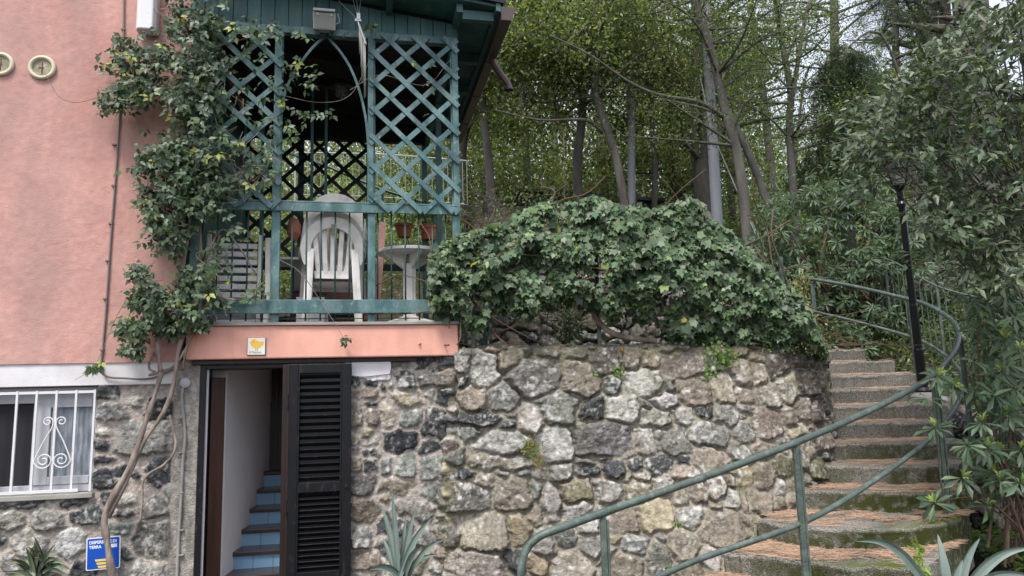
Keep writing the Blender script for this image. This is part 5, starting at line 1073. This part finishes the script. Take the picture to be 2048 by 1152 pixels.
TR = [  # name, label, base px, d, trunk px points, r0, r1, nb, spread, nleaf, leaf, palette
    ('bay_tree', 'thin dark trunk tree at the left edge of the slope just right of the veranda', 985, 13.0, [(978, 330), (965, 200), (975, 60), (960, -80)], .09, .04, 34, 2.0, 13000, .085, LAUREL),
    ('bay_tree', 'bay tree with upright trunk behind the shed and light green leaves', 1160, 13.5, [(1155, 320), (1165, 200), (1150, 60), (1160, -100)], .10, .05, 40, 2.2, 17000, .085, LAUREL),
    ('bay_tree', 'bay tree with crooked trunk leaning left beside the wooden pole', 1262, 12.5, [(1235, 330), (1215, 260), (1190, 180), (1195, 60), (1170, -100)], .085, .04, 36, 2.1, 15000, .085, LAUREL),
    ('bay_tree', 'slim bay tree with the narrowest trunk between the two utility poles', 1308, 14.0, [(1310, 330), (1302, 220), (1310, 100), (1300, -80)], .06, .03, 30, 2.0, 11000, .085, OAK),
    ('oak_tree', 'oak with leaning twin trunks crossing in front of the grey pole', 1502, 11.2, [(1480, 340), (1450, 220), (1425, 110), (1390, 0), (1370, -120)], .095, .055, 26, 2.2, 9000, .055, OAK),
    ('oak_tree', 'straight forked oak right of the leaning twin trunks', 1588, 13.0, [(1586, 380), (1578, 230), (1582, 190), (1560, 60), (1540, -90)], .09, .04, 34, 2.2, 11000, .055, OAK),
    ('oak_tree', 'thick rough trunk standing directly behind the grey pole', 1408, 14.5, [(1402, 350), (1392, 200), (1398, 80), (1395, -80)], .19, .13, 26, 2.5, 9000, .06, DARK),
    ('pine_tree', 'thick pale pine trunk at the top right, left of the pair', 1862, 19.0, [(1862, 300), (1858, 120), (1850, 0), (1845, -150)], .33, .26, 16, 3.0, 0, .06, DARK),
    ('pine_tree', 'slimmer pine trunk at the top right between two thick ones', 1895, 17.0, [(1895, 250), (1892, 90), (1888, 0), (1880, -150)], .16, .13, 12, 2.5, 0, .06, DARK),
    ('pine_tree', 'broadest pine trunk in the top right corner', 1955, 16.0, [(1955, 250), (1950, 110), (1940, 0), (1930, -150)], .42, .36, 14, 3.0, 0, .06, DARK),
    ('oak_tree', 'pale pine trunk behind the arching branch', 1690, 18.0, [(1680, 300), (1670, 120), (1668, 0), (1670, -120)], .13, .1, 20, 2.6, 5000, .06, OAK),
    ('bay_tree', 'leafy bay tree over the roof corner of the veranda', 930, 15.0, [(925, 380), (935, 250), (1010, 120), (1030, 20), (1040, -90)], .10, .05, 36, 2.4, 15000, .095, LAUREL),
]
for nm, lb_, px, d, tp, r0, r1, nb, sp_, nl, lf, co in TR:
    ex_ = ()
    if 'twin' in lb_: ex_ = (([up_(1545, 440, 11.3), up_(1515, 350, 11.3), up_(1470, 250, 11.2), up_(1448, 215, 11.2)], .07, .055), ([up_(1450, 235, 11.2), up_(1400, 205, 11.0), up_(1320, 190, 10.9), up_(1260, 165, 10.8), up_(1180, 110, 10.6), up_(1100, 70, 10.5)], .035, .010))
    if 'crooked' in lb_: ex_ = (([up_(1205, 265, 12.4), up_(1170, 240, 12.2), up_(1080, 240, 12), up_(990, 220, 11.8)], .035, .012),)
    if 'arching' in lb_: ex_ = (([up_(1835, 420, 14.4), up_(1822, 280, 14.2), up_(1800, 160, 14), up_(1770, 80, 13.8), up_(1740, 62, 13.6), up_(1690, 100, 13.4), up_(1640, 140, 13.2), up_(1580, 190, 13.1)], .045, .010),)
    if 'straight forked' in lb_: ex_ = (([up_(1583, 200, 13), up_(1595, 130, 13), up_(1610, 40, 13), up_(1640, -50, 13)], .05, .03),)
    tree(nm, lb_, 'tree', [gz(px, d)] + [up_(x, y, d) for x, y in tp], r0, r1, nb, sp_, nl, lf, co, GB, start=.42 if nl else .6, extra=ex_)
# copies of the leafy kinds fill the slope further back
srcs = [o for o in COL.objects if o.type == 'EMPTY' and o.name.startswith(('bay_tree', 'oak_tree')) and any(c.name.startswith('crown') for c in o.children)]
FAR = [(890, 19, 1.25, 'bay tree far behind the right side lattice'), (1060, 18, 1.2, 'far bay tree between the first two trunks'), (1210, 19, 1.25, 'far leafy tree above the middle of the ivy'), (1345, 17.5, 1.2, 'far tree between the poles in deep green'), (1470, 18, 1.2, 'far oak seen past the leaning trunks'), (1560, 21, 1.1, 'far oak beyond the forked one'),
       (1740, 17, .95, 'bushy oak beyond the lantern'), (1120, 26, 1.6, 'tallest far tree above the shed roof'), (1290, 27, 1.6, 'tall far tree behind the wooden pole top'), (970, 27, 1.6, 'tall far tree over the gutter'), (780, 24, 1.5, 'far tree behind the veranda'), (640, 22, 1.4, 'far tree seen through the dark far lattice'), (1430, 27, 1.5, 'tall far oak in the gap right of the grey pole'),
       (1830, 24, 1.0, 'far oak low between the pines'), (1960, 22, .9, 'far oak behind the broadest pine'), (2060, 18, .9, 'oak at the far right edge behind the glossy tree')]
for i, (px, d, s_, lb_) in enumerate(FAR):
    o = copy_tree(srcs[(i * 3 + 1) % len(srcs)]); b = gz(px, d); o.location = b; o.scale = (s_ * .9, s_ * .9, s_ * .85); o.rotation_euler = (0, 0, RG.uniform(0, 6.28)); o['label'] = lb_; o['group'] = 'far trees on the upper slope'; o.name = 'forest_tree'
# distant wood and slope brush
def brush(name, label, n, x0, x1, d0, d1, h0, h1, L, cols, T=T_CARD):
    a = RG.uniform(0, 1, n); d = d0 + (d1 - d0) * RG.random(n) ** .8; X = x0 * d / 10 + (x1 - x0) * d / 10 * a; hz = hill(X, d); hh = h0 + (h1 * np.clip(1.15 - .55 * np.clip((X / d - .22) / .2, 0, 1), .4, 1.15) - h0) * (.5 + .5 * np.clip(fbm(X * .6, d * .6, seed=31) * 1.3, -1, 1)); Z = hz + hh * RG.random(n) ** .8
    P = np.stack([X, d, Z], -1); D = unit(n); D[:, 2] -= .1; out = unit(n) + (0, -.3, .5); Ls = RG.uniform(.6, 1.3, n) * L
    cz_ = np.clip(1 + .5 * fbm(X * .8, Z * 1.2, d * .5, seed=33), .5, 1.6)[:, None]
    fastmesh(name, *leaves(P, D, out, Ls, Ls * .5, T, pal(cols, n, .25) * cz_), M['leaf'], kind='stuff', label=label, cat='undergrowth')
brush('bank_shrubs', 'leafy shrubs crowding the bank behind the veranda', 22000, -5.5, -.6, 12.4, 17, .2, 2.0, .085, LAUREL + OAK + [(.22, .26, .08)])
brush('mid_shrubs', 'light green shrubs between the trunks further up the slope', 60000, -4, 5.5, 15.5, 22, .1, 3.6, .11, LAUREL + [(.26, .28, .12)])
brush('undergrowth', 'low leafy undergrowth and dead leaves on the near wooded slope', 26000, -5, 5.5, 9.6, 17, .02, .55, .075, OAK + LAUREL + [(.16, .11, .06)])
brush('distant_wood', 'dense mass of far foliage closing the view up the slope', 140000, -7, 8, 21, 38, .1, 10., .18, LAUREL + OAK + [(.14, .18, .06)])
# drooping conifer
def conifer(name, label, px, py, d, n, w, hgt, twl):
    t = thing(name, gz(px, d), label, 'conifer', 'feathery conifers'); o0 = np.array(t.location); top = at(px, py, d) - o0; m = MB(); m.tube([(0, 0, 0), tuple(top)], [.16, .05], 8); m.build('trunk', M['bark'], t, smooth=True)
    PP, DD = [], []; mb_ = MB()
    for k in range(n):
        u = RG.random(); z = top[2] - hgt * u; a = RG.uniform(0, 6.28); L_ = w * (.25 + .75 * u) * RG.uniform(.7, 1.1); p0 = top * (z / top[2]); b = smooth_line([p0, p0 + (math.cos(a) * L_ * .5, math.sin(a) * L_ * .5, .05), p0 + (math.cos(a) * L_, math.sin(a) * L_, -.3 * L_)], 14); mb_.tube(b, np.linspace(.015, .003, 14), 4, cap=False)
        for p in b[2:]:
            for s_ in range(5):
                q = p + RG.normal(0, .05, 3); e = unit(1)[0] * .16 + (0, 0, -.16)
                for v_ in range(9): PP.append(q + e * v_ / 9 * twl); DD.append(unit(1)[0] + (0, 0, -.5))
    mb_.build('branches', M['twig'], t); PP, DD = np.array(PP), np.array(DD); V_, Q = sticks(PP, DD, RG.uniform(.05, .09, len(PP)), np.full(len(PP), .007)); fastmesh('needles', V_, Q, np.repeat(pal([(.055, .085, .055), (.075, .11, .07), (.045, .07, .05)], len(PP)), 6, 0), M['leaf'], t)
conifer('cedar', 'feathery grey green conifer with drooping boughs between the oak and the lantern', 1690, 90, 13.2, 70, 1.5, 2.6, 1.6)
conifer('cedar', 'tall feathery conifer against the bright sky at the top right', 1790, -120, 17.0, 80, 2.4, 4.5, 1.8)
# glossy broadleaf tree at the right, close to the camera
t = thing('glossy_tree', (4.6, 6.6, 0), 'broad glossy leaved tree filling the upper right corner in front of the lantern', 'tree'); o0 = np.array((4.6, 6.6, 0.))
tk = [at(2180, 1100, 7.6), at(2130, 800, 7.5), at(2100, 560, 7.4), at(2070, 380, 7.3), at(2060, 200, 7.2), at(2050, 0, 7.2)]
m = MB(); m.tube(smooth_line([p - o0 for p in tk], 30), np.linspace(.10, .04, 30), 9); m.build('trunk', M['bark'], t, smooth=True)
blobs = [(1800, 250, 60, 40), (1830, 180, 60, 45), (1900, 130, 70, 45), (1960, 80, 70, 50), (2030, 40, 60, 50), (1860, 240, 80, 60), (1940, 200, 90, 70), (2020, 180, 80, 80), (1790, 320, 50, 40), (1850, 330, 80, 60), (1930, 310, 90, 70), (2010, 300, 80, 80), (1880, 400, 70, 45), (1960, 410, 80, 50), (2040, 400, 60, 70), (1900, 460, 50, 28), (1980, 500, 70, 40), (1775, 285, 40, 35), (2045, 490, 40, 60), (1830, 290, 60, 50), (2060, 110, 60, 90), (1990, 560, 50, 24)]
PP, sg_ = [], []
mb_ = MB()
for x, y, rx, ry in blobs:
    for k in range(19):
        c = at(x + rx * RG.normal() * .55, y + ry * RG.normal() * .55, RG.uniform(5.3, 6.9)); i_ = RG.integers(1, 5); s0 = (tk[i_] if RG.random() < .6 else tk[max(1, i_ - 1)]); dr = c - s0; b = smooth_line([s0, s0 + dr * .5 + (0, 0, .12), c], 14)
        if k % 5 == 0: mb_.tube(b - o0, np.linspace(.013, .004, 14), 5, cap=False)
        e_ = c + np.array((RG.normal(-.1, .12), RG.normal(-.1, .1), RG.normal(-.02, .07))) * 1.6
        mb_.tube(np.array([c, (c + e_) / 2 + (0, 0, .02), e_]) - o0, [.005, .004, .002], 4, cap=False)
        for u in np.linspace(-.1, 1, 11): PP.append(c + (e_ - c) * u); sg_.append(e_ - c)
mb_.build('branches', M['bark'], t, smooth=True)
PP = np.repeat(np.array(PP), 2, 0); sg_ = np.repeat(np.array(sg_), 2, 0); n = len(PP); PP = PP + RG.normal(0, .02, (n, 3)); D = sg_ / np.linalg.norm(sg_, axis=1)[:, None] * .7 + unit(n) * .8; D[:, 2] -= .3; out = np.stack([RG.normal(0, .45, n), -.5 + RG.normal(0, .4, n), .8 + RG.normal(0, .4, n)], -1)
gx_, gy_ = projn(PP); kp = ~((abs(gx_ - 1802) < 48) & (gy_ > 318) & (gy_ < 425)); PP, D, out = PP[kp], D[kp], out[kp]; n = len(PP)
Ls = RG.uniform(.055, .11, n); fastmesh('crown', *leaves(PP - o0, D, out, Ls, Ls * .44, T_OVAL, pal(CAMP, n, .22)), M['leafg'], t)

# ------------------------------------------------------------------ agaves, bromeliad, small plants
def blade(m, base, tip, w, bend=.15, fold=.25, n=16, col=None):
    base, tip = np.asarray(base, float), np.asarray(tip, float); d = tip - base; side = np.cross(d, (0, -1, .3)); side /= np.linalg.norm(side); nr_ = np.cross(side, d); nr_ /= np.linalg.norm(nr_); L_ = np.linalg.norm(d)
    ts = np.linspace(0, 1, n); c = base + ts[:, None] * d + (np.sin(ts * math.pi) * bend * L_)[:, None] * np.array((0, 0, 1.)); wd = w * (np.minimum(1, .62 + ts * 1.3)) * np.clip((1 - ts) / .55, 0, 1) ** .75 + .0008; V_ = []
    for i in range(n): f = fold * wd[i]; V_ += [c[i] - side * wd[i] / 2 - nr_ * -f, c[i] - side * wd[i] * .22, c[i] + side * wd[i] * .22, c[i] + side * wd[i] / 2 + nr_ * f, c[i] - nr_ * (wd[i] * .22 + .002)]
    fc = []
    for i in range(n - 1):
        o = i * 5
        for a, b in ((0, 1), (1, 2), (2, 3)): fc.append((o + a, o + b, o + b + 5, o + a + 5))
        fc += [(o + 3, o + 4, o + 9, o + 8), (o + 4, o, o + 5, o + 9)]
    m.add(V_, fc, col if col is not None else tuple(np.array((1, 1, 1)) * RG.uniform(.8, 1.15)))
def agave(label, root, tips, d, w, dtip=None):
    r_ = at(*root); t = thing('agave', r_, label, 'agave', 'grey green agaves')
    for k, (x, y, dd) in enumerate(tips): m = MB(); blade(m, RG.normal(0, .025, 3), at(x, y, d + dd) - r_, w * RG.uniform(.85, 1.1), bend=.10 + .1 * abs(x - root[0]) / 200); m.build('leaf_blade', M['agave'], t, smooth=False, bev=0)
agave('agave with upright grey leaves growing against the stone wall right of the shutter', (800, 1165, 6.35), [(783, 978, 0), (763, 1010, .1), (832, 1015, 0), (865, 1035, -.1), (893, 1078, -.2), (812, 1030, .1), (738, 1140, -.25), (846, 1090, -.3), (765, 1075, .15), (880, 1110, -.05)], 6.35, .05)
agave('large agave in the bottom right corner with arching blue grey leaves', (1905, 1240, 4.3), [(1712, 1083, -.3), (1875, 1068, .15), (1960, 1076, .25), (2085, 1095, -.2), (1925, 1120, .0), (2130, 1180, -.4), (1800, 1200, -.5)], 4.3, .056)
t = thing('spiky_plant', at(80, 1150, 6.0), 'spiky rosette plant with toothed dark leaves in the bottom left corner', 'succulent'); r_ = np.array(t.location)
for k in range(34):
    m = MB(); a = RG.uniform(-2.9, .1); x, y = 75 + 75 * math.cos(a) * RG.uniform(.5, 1), 1160 + 88 * math.sin(a) * RG.uniform(.5, 1); blade(m, RG.normal(0, .04, 3), at(x, y, 5.9 + RG.uniform(-.15, .15)) - r_, .035, bend=.12, col=[(1.1, .75, .45), (.7, .8, .4), (1.2, 1.2, .5)][k % 3]); m.build('leaf_blade', M['agave'], t)
PENNY = [(.14, .24, .06), (.20, .30, .09), (.10, .18, .05)]
def ww(px, py): return None
sprigs('wall_weed', 'tuft of bright round leaves spilling over the wall top near the steps', 'weed', [(1435, 712, 30, 1), (1418, 745, 14, .5), (1455, 708, 20, .6)], 7.02, 110, PENNY, .035, T=T_SPAT, group='weeds in the retaining wall', width=.9, spread=.03)
sprigs('wall_weed', 'tall patch of lime leaves at the right end of the wall top', 'weed', [(1575, 695, 22, 1), (1560, 700, 20, .7), (1582, 715, 14, .5), (1580, 740, 8, .2)], 7.42, 110, PENNY, .042, T=T_SPAT, group='weeds in the retaining wall', width=.9, spread=.04)
sprigs('wall_weed', 'hanging fern like weed with orange tips in the middle of the wall', 'weed', [(1062, 885, 14, .6), (1070, 905, 20, 1), (1080, 925, 12, .4), (1055, 895, 20, .4)], 6.76, 170, PENNY + [(.45, .18, .06)], .022, group='weeds in the retaining wall', spread=.02)
sprigs('wall_weed', 'small round leaved weed under a dark stone near the wall top', 'weed', [(1238, 742, 12, 1)], 6.95, 40, PENNY, .032, T=T_SPAT, group='weeds in the retaining wall', width=.9, spread=.015)
sprigs('wall_weed', 'tiny weed pair left of the dark top stone', 'weed', [(1189, 745, 6, 1)], 6.98, 16, PENNY, .03, T=T_SPAT, group='weeds in the retaining wall', width=.9, spread=.015)
sprigs('wall_weed', 'little green sprout low in the wall above the handrail', 'weed', [(1355, 1046, 8, 1)], 6.45, 26, PENNY, .03, group='weeds in the retaining wall', spread=.015)
sprigs('wall_weed', 'small leafy sprout at the foot of the wall beside the lower rail', 'weed', [(1340, 1138, 12, 1)], 6.35, 30, PENNY, .035, group='weeds in the retaining wall', spread=.02)
m_pts = [(x, 702 + RG.normal(0, 3), 12, .2) for x in range(1080, 1640, 18)]
sprigs('wall_top_moss', 'thin fringe of yellowish weeds along the top of the retaining wall', 'weeds', m_pts, 7.1, 60, [(.22, .24, .07), (.12, .16, .05), (.3, .27, .1)], .022, spread=.06)
sprigs('yellow_leaf', 'single fallen yellow leaf on the wall top', 'leaf', [(1241, 697, 3, 1)], 6.98, 2, [(.75, .48, .03)], .06, spread=.005, width=.9)
t = thing('bank_plant', (0, 0, 0), 'strappy dark plant behind the wire fence', 'plant')
P = np.array([at(1135 + RG.normal(0, 12), 650 + RG.normal(0, 14), 7.9) for _ in range(26)]); whorls(t, 'leaves', P, unit(26) + (0, -.5, .6), .15, DARK + OAK, TIP, 9, tipamt=0, width=.13)
# low green cover at the bottom right
n = 5200; X = RG.uniform(3.55, 6.3, n); Y = RG.uniform(5.2, 7.9, n); Z = .02 + .20 * RG.random(n) * (.6 + .5 * fbm(X * 2, Y * 2, seed=44)) + .1 * np.clip((X - 4.2) / 1.2, 0, 1)
ok = ~((X < 4.15) & (Y > 6.0)) & (fbm(X * 1.7, Y * 1.7, seed=47) > -.35); P = np.stack([X, Y, Z], -1)[ok]; n = len(P); Ls = RG.uniform(.03, .085, n)
fastmesh('ground_cover', *leaves(P, unit(n) * (1, 1, .4), unit(n) * .5 + (0, -.2, 1), Ls, Ls * .7, T_OVAL, pal([(.10, .19, .05), (.14, .24, .06), (.07, .12, .04), (.2, .28, .07)], n)), M['leaf'], kind='stuff', label='bright low ground cover below the steps at the bottom right', cat='ground cover')
sprigs('tall_weed', 'upright lime weed beside the lowest mossy step', 'weed', [(1835, 1120, 9, 1), (1838, 1095, 8, .8), (1845, 1140, 16, 1)], 5.3, 34, [(.25, .33, .08)], .05, spread=.03)
n = 9000; X = RG.uniform(4.25, 6.6, n); Y = RG.uniform(8.3, 11.3, n); P = np.stack([X, Y, hill(X, Y) + .02 + .42 * RG.random(n) * (.6 + .5 * fbm(X * 2, Y * 2, seed=144))], -1)[(Y > 9.9) | (X > 4.95)]; n = len(P); Ls = RG.uniform(.05, .12, n)
fastmesh('bank_cover', *leaves(P, unit(n) + (0, -.2, .3), unit(n) * .5 + (0, -.4, 1), Ls, Ls * .35, T_OVAL, pal(DARK + OAK, n)), M['leaf'], kind='stuff', label='dark leafy cover on the bank beyond the top of the outdoor steps', cat='ground cover')
# pot plants
for c, lab, nn in ((POT1, 'low bright plant in the left terracotta pot', 120), (POT2, 'bushy thin leaved plant in the right terracotta pot', 200)):
    t = thing('potted_plant', c, lab, 'plant'); P = RG.normal(0, .10, (nn, 3)) + (0, 0, .14); D = unit(nn) + (0, 0, .5); Ls = RG.uniform(.06, .12, nn); fastmesh('leaves', *leaves(P, D, unit(nn), Ls, Ls * .3, T_OVAL, pal(LAUREL + [(.2, .26, .08)], nn)), M['leaf'], t)

# ------------------------------------------------------------------ poles, wires, shed
def pole(name, label, pts, r0, r1, cat='pole', m='pole'):
    t = thing(name, pts[0], label, cat); o0 = np.asarray(pts[0]); MB().tube(smooth_line([p - o0 for p in pts], 20), np.linspace(r0, r1, 20), 16).build('shaft', M[m], t, smooth=True); return t
pole('utility_pole', 'grey metal pole behind the leaning oak trunks', [gz(1438, 12.0), up_(1432, 400, 12.0), up_(1402, -150, 12.0)], .10, .075)
pole('utility_pole', 'wooden looking grey pole with a strapped pipe above the ivy heap', [gz(1266, 13.5), up_(1263, 300, 13.5), up_(1258, -150, 13.5)], .075, .065)
t = thing('guy_wire', (0, 0, 0), 'thin slanting steel wire from the grey pole down to the fence corner', 'wire'); MB().tube([at(1400, 150, 11.8), at(1422, 260, 11.6), at(1525, 500, 11.0)], .009, 5).build('strand', M['pole'], t)
t = thing('wire_bundle', (0, 0, 0), 'loose grey vine like wires beside the guy wire', 'wire'); MB().tube(smooth_line([at(1478, 345, 11.6), at(1495, 420, 11.3), at(1530, 500, 11.0)], 12), .006, 5).build('strand', M['pole'], t)
t = thing('shed', (0, 0, 0), 'low dark green shed with a flat roof half hidden above the ivy', 'shed'); a = at(1042, 384, 15.0); b = at(1235, 398, 16.2)
MB().box(0, 3.0, 0, 1.6, -1.9, -.02).build('wall', M['shed'], t); MB().box(-.12, 3.15, -.15, 1.8, -.02, .05).build('roof', M['black'], t); MB().box(.5, .9, -.02, 0, -1.6, -.3).build('door', M['green_d'], t)
t.location = a; t.rotation_euler = (0, R(2.5), R(12))
# dry twigs by the veranda corner and on the slope
t = thing('dry_brush', (0, 0, 0), 'tangle of dry grey twigs between the veranda post and the ivy', 'dry twigs'); m = MB()
for k in range(60): x, y = RG.uniform(918, 1010), RG.uniform(400, 462); p = [at(x + RG.normal(0, 18) * j, y + RG.normal(0, 14) * j, 8.6 + RG.normal(0, .2)) for j in range(3)]; m.tube(smooth_line(p, 7), .004, 4, cap=False)
m.build('twigs', M['vine'], t)
